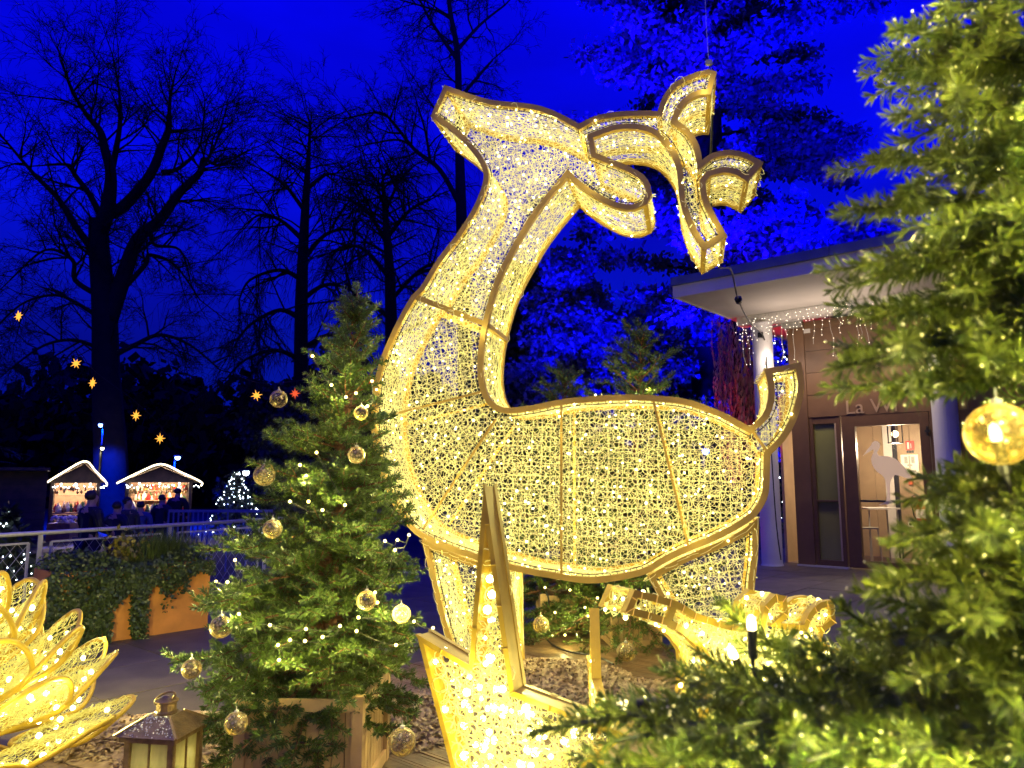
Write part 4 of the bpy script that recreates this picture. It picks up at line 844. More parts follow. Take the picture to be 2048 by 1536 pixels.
n = 4200; u = g.random(n); C.append(pc[None] - pd * PL / 2 + pd * (u * PL)[:, None] + pn * g.uniform(-.36, .32, n)[:, None] + V(0, 0, 1) * (PHT + g.random(n) * (.10 + .08 * np.sin(u * 9)))[:, None])
leaves(m, np.concatenate(C), -pn, .034, g); m.build('ivy', leafy('ivy_leaf', (.012, .024, .008), (.06, .09, .024), rough=.45, transl=.12, scale=4), pl, kind='stuff')
m = MB(); n = 1500; bs = pc[None] + pd * g.normal(PL * .22, .16, n)[:, None] + pn * g.normal(0, .08, n)[:, None] + V(0, 0, PHT); th = g.random(n) * 2 * pi; ln_ = g.uniform(.18, .42, n); sp_ = g.uniform(.1, .8, n)
tip = bs + np.stack([np.cos(th) * sp_ * ln_, np.sin(th) * sp_ * ln_, ln_ * (1 - .35 * sp_)], 1); w = np.stack([-np.sin(th), np.cos(th), th * 0], 1) * .004; m.kites(bs, tip, w, .3)
for k in range(14): q = pc + pd * (PL * rnd.uniform(-.15, .25)) + V(0, 0, PHT); m.kites([q], [q + V(rnd.uniform(-.35, .15), 0, rnd.uniform(.4, .62))], [V(.003, 0, 0)], .3)
m.build('ornamental_grass', leafy('grass_blade', (.03, .05, .012), (.10, .14, .03), transl=.2, scale=5), pl, kind='stuff')
m = MB(); c0 = pc - pd * PL * .02 + V(0, 0, PHT + .12); n = 420; leaves(m, c0 + g.normal(0, .085, (n, 3)), -pn, .05, g); m.build('golden_shrub', leafy('golden_leaf', (.10, .09, .012), (.26, .22, .03), transl=.2, scale=5), pl, kind='stuff')
# ================================================================ light-net figures
M['bar'] = mat('bronze_frame', (.50, .32, .055), rough=.45, metal=.15, vary=.14, scale=6)
M['net'] = filament('deer_thread', (.82, .75, .44), .56, (1.0, .92, .27))
M['net2'] = filament('close_thread', (.80, .72, .36), .5, (1.0, .92, .16))
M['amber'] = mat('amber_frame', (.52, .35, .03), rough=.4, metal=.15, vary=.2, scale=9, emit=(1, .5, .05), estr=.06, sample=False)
M['lace'] = mat('dark_lacing', (.06, .045, .02), rough=.6)

def sm_closed(P, step, corner=40):
    P = np.asarray(P, float); n = len(P); a = P - np.roll(P, 1, 0); b = np.roll(P, -1, 0) - P
    ca = (a * b).sum(1) / np.maximum(1e-9, np.linalg.norm(a, axis=1) * np.linalg.norm(b, axis=1)); crn = ca < cos(radians(corner)); out, flag = [], []
    for i in range(n):
        p1, p2 = P[i], P[(i + 1) % n]; L = np.linalg.norm(p2 - p1)
        p0 = P[i - 1] if not crn[i] else p1 - (p2 - p1); p3 = P[(i + 2) % n] if not crn[(i + 1) % n] else p2 + (p2 - p1)
        k = max(1, int(round(L / step)))
        for j in range(k):
            t = j / k; out.append(.5 * ((2 * p1) + (p2 - p0) * t + (2 * p0 - 5 * p1 + 4 * p2 - p3) * t ** 2 + (3 * p1 - p0 - 3 * p2 + p3) * t ** 3)); flag.append(bool(crn[i]) and j == 0)
    return np.array(out), np.array(flag)
def area2(P): return .5 * np.sum(P[:, 0] * np.roll(P[:, 1], -1) - np.roll(P[:, 0], -1) * P[:, 1])
def offset(P, w):
    a = P - np.roll(P, 1, 0); b = np.roll(P, -1, 0) - P; a /= np.maximum(1e-9, np.linalg.norm(a, axis=1))[:, None]; b /= np.maximum(1e-9, np.linalg.norm(b, axis=1))[:, None]
    s = 1 if area2(P) > 0 else -1; na, nb = np.stack([-a[:, 1], a[:, 0]], 1) * s, np.stack([-b[:, 1], b[:, 0]], 1) * s
    n = na + nb; n /= np.maximum(.25, np.linalg.norm(n, axis=1))[:, None]; c = np.maximum(.42, (n * na).sum(1)); return P + n * (w / c)[:, None]
def inside(Q, P):
    x, y = Q[:, 0][:, None], Q[:, 1][:, None]; x0, y0 = P[:, 0][None], P[:, 1][None]; x1, y1 = np.roll(P[:, 0], -1)[None], np.roll(P[:, 1], -1)[None]
    c = ((y0 > y) != (y1 > y)) & (x < (x1 - x0) * (y - y0) / np.where(y1 == y0, 1e-9, y1 - y0) + x0); return c.sum(1) % 2 == 1
def edge_dist(Q, P):
    A, B = P[None], np.roll(P, -1, 0)[None]; d = B - A; t = np.clip(((Q[:, None] - A) * d).sum(2) / np.maximum(1e-12, (d ** 2).sum(2)), 0, 1); return np.linalg.norm(Q[:, None] - (A + d * t[..., None]), axis=2).min(1)
class Plane:
    def __init__(s, O, n): s.O = np.asarray(O, float); s.n = unit(n); s.z = V(0, 0, 1); s.u = unit(np.cross(s.n, s.z))
    def p2(s, px, py): d = on_plane(px, py, s.O, s.n) - s.O; return float(np.dot(d, s.u)), float(np.dot(d, s.z))
    def p3(s, ab, d=0.0):
        ab = np.asarray(ab, float).reshape(-1, 2); d = np.broadcast_to(np.asarray(d, float), (len(ab),)); return s.O + ab[:, :1] * s.u + ab[:, 1:] * s.z + d[:, None] * s.n
def frame_loop(m, pl, P, w, d0, d1):
    I = offset(P, w); n = len(P); v = np.concatenate([pl.p3(P, d0), pl.p3(I, d0), pl.p3(I, d1), pl.p3(P, d1)])
    i = np.arange(n); j = (i + 1) % n; q = np.concatenate([np.stack([k * n + i, k * n + j, ((k + 1) % 4) * n + j, ((k + 1) % 4) * n + i], 1) for k in range(4)]); m.add(v, q)
def fill(net, pl, P, d, sp, rr, tr, ang=None, jit=.12, tilt=.3, g=None, margin=.35, seg=9, strands=True):
    """interlaced ring net inside outline P at depth d; returns ring centres (2-D)"""
    c = (P.min(0) + P.max(0)) / 2; half = np.linalg.norm(P.max(0) - P.min(0)) / 2; k = int(half / sp) + 2; out = []
    angs = [0.0] if ang is None else sorted(set(a for a, _ in ang))
    for a in angs:
        i, j = np.meshgrid(np.arange(-k, k + 1), np.arange(-k, k + 1), indexing='ij'); ca, sa = cos(a), sin(a)
        for off in (0, .5):
            x, y = (i + off) * sp, (j + off) * sp; Q = np.stack([c[0] + x * ca - y * sa, c[1] + x * sa + y * ca], -1); sh = Q.shape[:2]; Qf = Q.reshape(-1, 2)
            ok = inside(Qf, P)
            if ang is not None: ok &= [f for a_, f in ang if a_ == a][0](Qf)
            ok[ok] &= edge_dist(Qf[ok], P) > rr * margin
            okg = ok.reshape(sh); Qj = Q + g.normal(0, jit * sp * .5, Q.shape); sel = Qj[okg]; N = len(sel)
            if N:
                th = g.uniform(0, pi, N); r = rr * g.uniform(.85, 1.15, N); e1d = np.stack([np.cos(th), np.sin(th)], 1); e2d = np.stack([-np.sin(th), np.cos(th)], 1)
                t1, t2 = g.normal(0, tilt, N), g.normal(0, tilt, N); el = g.uniform(.8, 1.0, N)
                E1 = (e1d[:, :1] * pl.u + e1d[:, 1:] * pl.z + t1[:, None] * pl.n) * r[:, None]; E2 = (e2d[:, :1] * pl.u + e2d[:, 1:] * pl.z + t2[:, None] * pl.n) * (r * el)[:, None]
                net.rings(pl.p3(sel, d + g.normal(0, .006, N)), E1, E2, tr, seg); out.append(sel)
            if strands and off == 0:
                for di, dj in ((1, 0), (0, 1)):
                    A = okg[:sh[0] - di or None, :sh[1] - dj or None] & okg[di:, dj:]; a0, b0 = Qj[:sh[0] - di or None, :sh[1] - dj or None][A], Qj[di:, dj:][A]
                    if len(a0):
                        o = g.normal(0, rr * .18, (len(a0), 2)); mid = (a0 + b0) / 2 + o; dd = d + g.normal(0, .008, len(a0)); net.segs(pl.p3(a0, d), pl.p3(mid, dd), tr, tr); net.segs(pl.p3(mid, dd), pl.p3(b0, d), tr, tr)
                        if dj and tr < .001: mid2 = mid + g.normal(0, rr * .35, mid.shape); net.segs(pl.p3(a0 + o * .4, d), pl.p3(mid2, dd), tr, tr); net.segs(pl.p3(mid2, dd), pl.p3(b0 + o * .4, d), tr, tr)
    return np.concatenate(out) if out else np.zeros((0, 2))
def strip_fill(net, pl, P, D, sp, rr, tr, g, jit=.15, tilt=.10, seg=8, d0=.06):
    L = np.linalg.norm(np.roll(P, -1, 0) - P, axis=1); S_ = np.concatenate([[0], np.cumsum(L)]); PP = np.concatenate([P, P[:1]]); tot = S_[-1]; C, T = [], []; rows = max(1, int((D - 2 * d0) / sp) + 1)
    for off in (0, .5):
        s = np.arange(off * sp, tot, sp); x = np.interp(s, S_, PP[:, 0]); y = np.interp(s, S_, PP[:, 1]); x2 = np.interp((s + .01) % tot, S_, PP[:, 0]); y2 = np.interp((s + .01) % tot, S_, PP[:, 1]); t = np.stack([x2 - x, y2 - y], 1); t /= np.maximum(1e-9, np.linalg.norm(t, axis=1))[:, None]
        for r_ in range(rows - (1 if off else 0)):
            d = d0 + (D - 2 * d0) * ((r_ + off) / max(1, rows - 1) if rows > 1 else .5); p = pl.p3(np.stack([x, y], 1), d) + g.normal(0, jit * sp * .4, (len(s), 3)); C.append(p); T.append(t[:, :1] * pl.u + t[:, 1:] * pl.z)
            net.segs(p[:-1], p[1:], tr, tr)
        if off == 0 and rows > 1:
            net.segs(pl.p3(np.stack([x, y], 1), d0), pl.p3(np.stack([x, y], 1), D - d0), tr, tr)
    C, T = np.concatenate(C), np.concatenate(T); N = len(C); r = rr * g.uniform(.85, 1.15, (N, 1)); nz = np.cross(T, pl.n)
    net.rings(C, (T + nz * g.normal(0, tilt, (N, 1))) * r, (pl.n + nz * g.normal(0, tilt, (N, 1))) * r, tr, seg); return C
def leds(rod, ball, C, g, n, rl=.03, rr=.0042, br=.0075, face=None, push=.012):
    if not len(C): return
    i = g.choice(len(C), min(n, len(C)), replace=False); c = C[i] + g.normal(0, .012, (len(i), 3)); d = g.normal(size=(len(i), 3)); d /= np.linalg.norm(d, axis=1)[:, None]
    if face is not None: c = c + face * push
    rod.segs(c - d * rl / 2, c + d * rl / 2, rr, rr * .8, 4); k = g.random(len(i)) < .55; ball.balls(c[k] + d[k] * rl / 2, br * g.uniform(.6, 1.25, k.sum()), 1)
def point_lamps(root, pl, P, d, n, power, col, g, sep, rad=.015):
    lo, hi = P.min(0), P.max(0); got = []
    for _ in range(4000):
        q = lo + (hi - lo) * g.random(2)
        if inside(q[None], P)[0] and edge_dist(q[None], P)[0] > .05 and all(np.linalg.norm(q - k) > sep for k in got): got.append(q)
        if len(got) >= n: break
    for q in got: lamp('bulb_light', pl.p3(q, d)[0], power, col, rad, root)
LC = (1.0, .88, .28)

# ---------------------------------------------------------------- the big deer
DN = V(sin(radians(13.4)), cos(radians(13.4)), 0); dpl = Plane((0, 5.45, 0), DN); DD = .66
body = [(889,169),(924,182),(981,199),(1051,206),(1086,213),(1121,227),(1158,247),(1192,231),(1244,222),(1297,221),(1315,222),(1325,194),(1346,167),(1381,148),(1417,138),(1434,143),(1422,189),(1399,190),(1374,204),(1359,225),(1354,240),(1381,261),(1399,292),(1404,320),(1424,306),(1459,299),(1494,306),(1527,324),(1494,363),(1473,350),(1448,345),(1420,352),(1411,363),(1415,394),(1431,429),(1455,472),(1406,500),(1378,454),(1360,401),(1353,338),(1339,303),(1311,271),(1276,259),(1234,259),(1186,275),(1192,306),(1220,317),(1255,331),(1287,349),(1301,370),(1304,387),(1294,408),(1269,419),(1237,417),(1199,401),(1156,373),(1135,354),(1107,387),(1069,436),(1037,489),(1009,542),(991,588),(976,644),(968,689),(965,736),(970,775),(982,800),(1000,813),(1021,815),(1064,810),(1118,799),(1159,794),(1237,789),(1303,790),(1373,798),(1432,818),(1471,837),(1500,853),(1525,830),(1536,800),(1536,768),(1528,738),(1602,724),(1608,757),(1606,796),(1592,843),(1569,882),(1541,910),(1540,940),(1539,972),(1534,999),(1515,1030),(1483,1054),(1432,1081),(1373,1105),(1327,1128),(1290,1149),(1237,1161),(1178,1167),(1122,1160),(1052,1148),(1001,1135),(939,1116),(876,1093),(829,1068),(798,1029),(771,982),(753,923),(743,865),(743,814),(749,763),(761,716),(779,673),(798,634),(823,591),(840,574),(875,517),(910,472),(942,422),(961,380),(967,349),(958,324),(938,296),(910,268),(882,247),(861,232)]
fleg = [(838,1080),(880,1098),(939,1122),(1001,1141),(1008,1143),(1009,1200),(1010,1300),(1014,1384),(912,1388),(893,1300),(876,1240)]
hleg = [(1293,1155),(1330,1134),(1376,1111),(1436,1087),(1487,1060),(1520,1034),(1518,1109),(1510,1187),(1504,1300),(1500,1410),(1428,1410),(1395,1320),(1352,1250),(1321,1203)]
deer = thing('light_deer', 'giant standing deer figure of bronze frame and glowing ring net', 'light figure', on_z(1180, 1390, DECK))
g = np.random.default_rng(5)
Pb, cb = sm_closed([dpl.p2(x, y) for x, y in body], .05, 38)
def dz_px(Q): return proj_many(dpl.p3(Q))
def proj_many(P):
    d = P - EYE; k = d @ CF; return 1024 + FPX * (d @ CR) / k, 768 - FPX * (d @ CU) / k
def zone(k):
    def f(Q):
        x, y = dz_px(Q); neck = y < 645 - (970 - x) * .37; head = (y < 380) | (x > 1120) & (y < 520); antler = head & (x > 1170)
        low = (y - 845) > (985 - x) * 1.54; wedge = ~low & ((y - 785) > (955 - x) * .25)
        z = np.where(antler, 4, np.where(head, 3, np.where(neck & (x < 1160), 2, np.where((x > 1010) | low, 0, np.where(wedge & ~low, 1, 5))))); return z == k
    return f
zones = [(radians(-2), zone(0)), (radians(38), zone(1)), (radians(-28), zone(2)), (radians(14), zone(3)), (radians(30), zone(4)), (radians(8), zone(5))]
front, back, side, rods, balls_ = MB(), MB(), MB(), MB(), MB()
SPC, RR, TR = .070, .0415, .0018
allP = [(Pb, cb, zones)]
for leg in (fleg, hleg):
    p, c = sm_closed([dpl.p2(x, y) for x, y in leg], .05, 38); allP.append((p, c, [(radians(10), lambda Q: np.ones(len(Q), bool))]))
for idx, (P, c, zn) in enumerate(allP):
    is_b = idx == 0; d0, d1 = (0.0, DD) if is_b else (.05, DD - .04)
    fr_, bk_ = MB(), MB(); frame_loop(fr_, dpl, P, .042, d0, d0 + .045); frame_loop(bk_, dpl, P, .042, d1 - .045, d1)
    fr_.build('front_frame', M['bar'], deer); bk_.build('back_frame', M['bar'], deer)
    wm = MB(); I = offset(P, .060); wm.tube(dpl.p3(I, d0 + .02), .0035, 4, closed=True); 
    lo = offset(P, .044); k = np.arange(0, len(P), 1); wm.segs(dpl.p3(lo[k], d0 + .015), dpl.p3(I[k], d0 + .02), .003, .003); wm.build('lacing_wire', M['lace'], deer)
    cf = []
    for zi, zk in enumerate(zn):
        calm = not is_b or zi in (0, 1, 5); cf.append(fill(front, dpl, P, d0 + .022, SPC if calm else SPC * .93, RR, TR, [zk], .10 if calm else .32, .16 if calm else .4, g, margin=1.05))
    cf = np.concatenate(cf); cb_ = np.concatenate([fill(back, dpl, P, d1 - .022, SPC * (1.55 if (not is_b or zi in (0, 1, 5)) else 1.15), RR * 1.15, TR, [zk], .2, .3, g, margin=1.05) for zi, zk in enumerate(zn)])
    cs = strip_fill(side, dpl, offset(P, .014), DD if is_b else DD - .09, SPC * 1.22, RR * 1.15, TR, g)
    leds(rods, balls_, dpl.p3(cf, d0 + .02), g, int(len(cf) * .30), face=-DN); leds(rods, balls_, dpl.p3(cb_, d1 - .03), g, int(len(cb_) * .22)); leds(rods, balls_, cs, g, int(len(cs) * .26))
    for i in np.nonzero(c)[0]:                                    # posts joining front and back at the corners
        m = MB(); a = dpl.p3(offset(P, .018)[i], d0 + .04)[0]; m.bar(a, a + DN * (d1 - d0 - .08), .036, .036, up=(0, 0, 1) if True else None); m.build('corner_post', M['bar'], deer)
front.build('front_net', M['net'], deer, kind='stuff'); back.build('back_net', M['net'], deer, kind='stuff'); side.build('side_net', M['net'], deer, kind='stuff')
rods.build('led_capsules', M['led_soft'], deer, kind='stuff'); balls_.build('led_tips', M['led'], deer, kind='stuff')
for (x0, y0), (x1, y1), w in (((828, 592), (971, 648), .040), ((747, 838), (962, 783), .016), ((845, 1058), (990, 838), .016), ((1122, 803), (1122, 1156), .016), ((1305, 795), (1378, 1100), .016), ((1502, 857), (1541, 912), .018)):
    for d_, ww in ((.018, w), (DD - .02, w * 1.3)):
        m = MB(); a, b_ = dpl.p3([dpl.p2(x0, y0)], d_)[0], dpl.p3([dpl.p2(x1, y1)], d_)[0]; m.bar(a, b_, ww, .02, up=DN); m.build('cross_bar', M['bar'], deer)
a = dpl.p3([dpl.p2(973, 650)], .03)[0]; m = MB(); m.bar(a, a + DN * (DD - .06), .035); m.build('cross_bar', M['bar'], deer)
for x, y in ((1160, 870), (1280, 900), (1350, 960), (1080, 1050), (1230, 1110)): pass
point_lamps(deer, dpl, Pb, DD * .5, 46, 2.8, LC, g, .24); point_lamps(deer, dpl, Pb, -.10, 26, .9, LC, g, .30); point_lamps(deer, dpl, allP[1][0], DD * .5, 4, 5, LC, g, .22); point_lamps(deer, dpl, allP[2][0], DD * .5, 3, 5, LC, g, .22)
for x in ((940, 1388), (1000, 1386), (1440, 1411), (1490, 1411)): m = MB(); q = dpl.p3([dpl.p2(*x)], .08)[0]; m.box((q[0], q[1] + .2, DECK + .012), (.10, .5, .02)); m.build('foot_plate', M['bar'], deer)
# hanging wire with its clamp
hang = thing('hanging_wire', 'thin steel wire with clamp holding the antler tip from above', 'wire', dpl.p3([dpl.p2(1418, 118)], .05)[0])
tip = dpl.p3([dpl.p2(1418, 118)], .05)[0]; m = MB(); m.tube([tip, dpl.p3([dpl.p2(1414, 60)], .05)[0], dpl.p3([dpl.p2(1410, -30)], .05)[0] + V(0, 0, 0), dpl.p3([dpl.p2(1404, -260)], .05)[0]], .004, 5)
for x, y, d_ in ((1418, 145, .01), (1433, 150, .05), (1428, 175, .3)): m.tube([tip, dpl.p3([dpl.p2(x, y)], d_)[0]], .003, 4)
m.build('cable', M['steel'], hang); m = MB(); m.box(tip, (.045, .03, .035)); m.build('clamp', M['grey'], hang)
# black power cable from the antler to the column
pts = [dpl.p3([dpl.p2(1428, 185)], .35)[0], dpl.p3([dpl.p2(1426, 320)], .6)[0], dpl.p3([dpl.p2(1440, 460)], .8)[0], at(1462, 540, 8.2), at(1477, 600, 9.6), at(1500, 645, 11.6), fit(1528, 676, -.23), fit(1534, 740, -.215), fit(1540, 860, -.215), fit(1552, 1040, -.215), fit(1562, 1120, -.25)]
cab = thing('power_cable', 'black power cable dropping from the antlers to the white column', 'cable', pts[4])
m = MB(); m.tube(smooth_line(pts, 8), .011, 6); m.build('cable', M['cable'], cab); m = MB(); d_ = unit(pts[4] - pts[3]); m.tube([pts[4] - d_ * .10, pts[4] - d_ * .05, pts[4] + d_ * .05, pts[4] + d_ * .1], [.02, .05, .05, .02], 8); m.build('plug', M['cable'], cab)

# ---------------------------------------------------------------- star figures
def star_figure(label, pl, P2, D, nlamp, power, spc, nled, seed, group, barw=.017, glow='net2', led_r=.011):
    g = np.random.default_rng(seed); P, c = sm_closed(P2, .12, 20); lo = pl.p3(P)[np.argmin(P[:, 1])]; t = thing('light_star', label, 'light figure', lo, group)
    m = MB(); frame_loop(m, pl, P, barw, 0, .022); m.build('front_frame', M['amber'], t); m = MB(); frame_loop(m, pl, P, barw, D - .022, D); m.build('back_frame', M['amber'], t)
    n = len(P); i = np.arange(n); j = (i + 1) % n; Q = offset(P, .003); m = MB(); Q3 = np.concatenate([pl.p3(Q, .02), pl.p3(Q, D - .02), pl.p3(offset(P, .008), .02), pl.p3(offset(P, .008), D - .02)])
    m.add(Q3, np.concatenate([np.stack([i, j, n + j, n + i], 1), np.stack([2 * n + i, 3 * n + i, 3 * n + j, 2 * n + j], 1)])); m.build('edge_band', M['amber'], t)
    net, rod, ball, knots = MB(), MB(), MB(), MB(); C = fill(net, pl, P, .012, spc, spc * .62, .0022, None, .3, .12, g, margin=1.0); C2 = fill(net, pl, P, D - .012, spc * 1.3, spc * .62, .0022, None, .3, .12, g, margin=1.0)
    if len(C): leds(rod, ball, pl.p3(C, .03), g, nled, br=led_r, rl=.026)
    cen = pl.p3(C, .03); bigc = cen[g.choice(len(cen), min(len(cen), nled // 6), replace=False)]; ball.balls(bigc, led_r * 1.35, 1)
    net.build('net', M[glow], t, kind='stuff'); rod.build('led_capsules', M['led_soft'], t, kind='stuff'); ball.build('led_tips', M['led'], t, kind='stuff')
    for s_ in range(0, n, 1):
        knots.segs(pl.p3(P[s_:s_ + 1], -.002), pl.p3(offset(P, barw)[s_:s_ + 1], -.002), .003, .003)
    knots.build('lacing_wire', M['amber'], t, kind='stuff'); point_lamps(t, pl, P, -.09, nlamp, power, LC, g, .2); return t
spl = Plane(at(1000, 1480, 2.45), V(sin(radians(24)), cos(radians(24)), 0))
sp_px = [(968, 968), (1028, 1383), (1255, 1470), (1095, 1600), (1150, 1890), (990, 1730), (862, 1890), (908, 1560), (833, 1268), (938, 1330)]
star_figure('big five pointed glowing star standing close to the camera before the deer leg', spl, [spl.p2(*q) for q in sp_px], .10, 9, 3.2, .042, 150, 31, 'glowing net stars')
vd = unit(V(*(at(1183, 1340, 3.7) - EYE))); vd[2] = 0; side_n = unit(V(vd[1], -vd[0], 0) + vd * .05); epl = Plane(at(1182, 1400, 3.7), side_n)
es = []
zc = DECK + .40
for i in range(10): r_ = .42 if i % 2 == 0 else .17; a_ = pi / 2 + i * pi / 5; es.append((r_ * cos(a_), zc - epl.O[2] + r_ * sin(a_) * (1.05 if i == 0 else 1)))
star_figure('smaller glowing star seen exactly edge on as a thin bright bar', epl, es, .045, 2, 2, .06, 40, 32, 'glowing net stars', barw=.02)

# ---------------------------------------------------------------- glowing fawn
fn = V(sin(radians(-28)), cos(radians(-28)), 0); fpl = Plane(at(1400, 1300, 2.9), fn); FD = .17
fawn_px = [(1228, 1226), (1248, 1179), (1331, 1202), (1370, 1225), (1406, 1237), (1456, 1250), (1500, 1248), (1508, 1212), (1530, 1188), (1551, 1192), (1556, 1234), (1540, 1246), (1587, 1250), (1597, 1226), (1619, 1205), (1645, 1200), (1650, 1246), (1626, 1264), (1620, 1285), (1664, 1302), (1692, 1330), (1690, 1400), (1684, 1500), (1690, 1640), (1640, 1645), (1628, 1560), (1600, 1500), (1500, 1500), (1470, 1560), (1462, 1660), (1408, 1660), (1396, 1560), (1386, 1440), (1391, 1356), (1388, 1317), (1364, 1285), (1313, 1252)]
fawn = thing('light_fawn', 'small glowing fawn figure with amber frame half hidden by fir branches', 'light figure', fpl.p3([fpl.p2(1430, 1660)])[0])
g = np.random.default_rng(9); P, c = sm_closed([fpl.p2(x + 22, y) for x, y in fawn_px], .035, 35)
m = MB(); frame_loop(m, fpl, P, .026, 0, .03); m.build('front_frame', M['amber'], fawn); m = MB(); frame_loop(m, fpl, P, .026, FD - .03, FD); m.build('back_frame', M['amber'], fawn)
a, b_ = fpl.p3([fpl.p2(1353, 1205)], .012)[0], fpl.p3([fpl.p2(1335, 1250)], .012)[0]; m = MB(); m.bar(a, b_, .028, .02, up=fn); m.build('cross_bar', M['amber'], fawn)
for i in np.nonzero(c)[0][:2]: m = MB(); q = fpl.p3(offset(P, .012)[i], .03)[0]; m.bar(q, q + fn * (FD - .06), .022); m.build('corner_post', M['amber'], fawn)
net, rod, ball, knots = MB(), MB(), MB(), MB(); C = fill(net, fpl, P, .014, .048, .03, .0021, None, .3, .15, g, margin=.45); C2 = fill(net, fpl, P, FD - .014, .06, .03, .0021, None, .3, .15, g, margin=.9); Cs = strip_fill(net, fpl, offset(P, .01), FD, .048, .03, .0021, g)
leds(rod, ball, fpl.p3(C, .02), g, 130, br=.009); leds(rod, ball, fpl.p3(C2, FD - .02), g, 50, br=.009); leds(rod, ball, Cs, g, 150, br=.008)
I = offset(P, .027); knots.segs(fpl.p3(P[::2], -.003), fpl.p3(I[::2], -.003), .0018, .0018); knots.build('lacing_wire', mat('yellow_thread', (.75, .5, .1), emit=(1, .6, .1), estr=.5, sample=False), fawn, kind='stuff')
net.build('net', M['net2'], fawn, kind='stuff'); rod.build('led_capsules', M['led_soft'], fawn, kind='stuff'); ball.build('led_tips', M['led'], fawn, kind='stuff')
point_lamps(fawn, fpl, P, FD * .5, 12, 3, LC, g, .13); point_lamps(fawn, fpl, P, -.08, 9, 1.1, LC, g, .13)

# ---------------------------------------------------------------- glowing lotus / cone flower
fc = V(-2.78, 3.75, DECK); flw = thing('light_flower', 'huge glowing flower of wire petals with net and bulbs', 'light figure', fc)
def petal_parts(w, h, seed):
    """petal lying along +z from its root, cupped; returns frame, net, capsule, tip builders in local space"""
    g = np.random.default_rng(seed); th = np.linspace(0, 2 * pi, 40, endpoint=False); s = np.sin(th); P = np.stack([w / 2 * np.cos(th) * (1 - .38 * np.maximum(0, -s) ** 1.2) * (1 - .28 * np.maximum(0, s) ** 2) * (np.abs(np.cos(th)) ** -.12).clip(0, 1.12), h / 2 * (1 + s)], 1)
    def cup(q): x, z = q[:, 0], q[:, 1]; return np.stack([x, -.10 * w - .55 * x * x / w - .18 * (z / h) ** 2 * h * .5 + .1 * w, z], 1)
    fr_ = MB(); fr_.tube(cup(P), .0125, 7, closed=True); net, rod, ball = MB(), MB(), MB(); class_ = None
    k = int(h / .042) + 2; xs, zs = np.meshgrid(np.arange(-k, k) * .042, np.arange(0, k) * .042, indexing='ij'); cs = []
    for off in (0, .021):
        Q = np.stack([(xs + off).ravel(), (zs + off).ravel()], 1); ok = inside(Q, P); ok[ok] &= edge_dist(Q[ok], P) > .008; Q = Q[ok] + g.normal(0, .004, (ok.sum(), 2)); c = cup(Q); N = len(c); r = .023 * g.uniform(.7, 1.25, (N, 1)); t = g.uniform(0, pi, (N, 1)); e = g.uniform(.45, 1, (N, 1))
        net.rings(c, np.concatenate([np.cos(t), g.normal(0, .3, (N, 1)), np.sin(t)], 1) * r, np.concatenate([-np.sin(t), g.normal(0, .3, (N, 1)), np.cos(t)], 1) * r * e, .0016, 9); cs.append(c)
    c = np.concatenate(cs); leds(rod, ball, c, g, 12, rl=.026, br=.013, rr=.005); return fr_, net, rod, ball
kinds_ = [petal_parts(.35, .44, 1), petal_parts(.43, .53, 2), petal_parts(.47, .56, 3)]; protoP = []
M['net3'] = filament('flower_thread', (.8, .74, .34), .34, (1.0, .92, .13))
from mathutils import Matrix, Vector
def place(o, base, az, tilt):
    """petal axis leans outward by tilt from vertical towards azimuth az; its concave face looks at the axis"""
    Rm = Matrix.Rotation(az, 4, 'Z') @ Matrix.Rotation(-tilt, 4, 'X'); o.rotation_euler = Rm.to_euler(); o.location = tuple(np.asarray(base) - np.asarray(flw.location))
def petal(kind):
    if len(protoP) > kind and protoP[kind] is not None: return dup(protoP[kind])
    fr_, net, rod, ball = kinds_[kind]; o = fr_.build('petal', M['amber'], None, smooth=True, origin=(0, 0, 0)); o.parent = flw
    net.build('net', M['net3'], o, base=(0, 0, 0), kind='stuff'); rod.build('led_capsules', M['led_soft'], o, base=(0, 0, 0), kind='stuff'); ball.build('led_tips', M['led'], o, base=(0, 0, 0), kind='stuff')
    while len(protoP) <= kind: protoP.append(None)
    protoP[kind] = o; return o
for n_, tilt, z, r_, kd, ph in ((3, 6, .58, .05, 0, .2), (5, 17, .50, .11, 0, .5), (7, 29, .40, .18, 1, .1), (9, 41, .31, .26, 1, .35), (10, 53, .21, .33, 2, .0), (10, 68, .13, .36, 2, .25)):
    for i in range(n_):
        az = ph + 2 * pi * i / n_ + rnd.uniform(-.06, .06); o = petal(kd)
        # local +y of the petal faces the axis when az rotates -y outward
        place(o, fc + V(r_ * sin(az), -r_ * cos(az), z), az, radians(-tilt + rnd.uniform(-4, 4)))
m = MB(); m.tube([fc, fc + V(0, 0, .62)], [.05, .03], 8)
for i in range(6): a_ = i * pi / 3; m.tube(smooth_line([fc + V(0, 0, .2), fc + V(cos(a_) * .3, sin(a_) * .3, .10), fc + V(cos(a_) * .46, sin(a_) * .46, .015)], 4), .012, 6)
m.build('stand', M['bar'], flw)
for i in range(10): a_ = i * 2.4; lamp('bulb_light', fc + V(cos(a_) * (.16 + .035 * i), sin(a_) * (.16 + .035 * i), .9 - .065 * i), 1.5, LC, .02, flw)
for dx, dy, dz in ((.80, -.2, .45), (.62, -.5, .62), (.60, .55, .6), (.25, .80, .62), (.2, -.78, .55), (.15, -.2, 1.08), (.74, -.44, .36)): lamp('bulb_light', fc + V(dx, dy, dz), 3.5, LC, .02, flw)

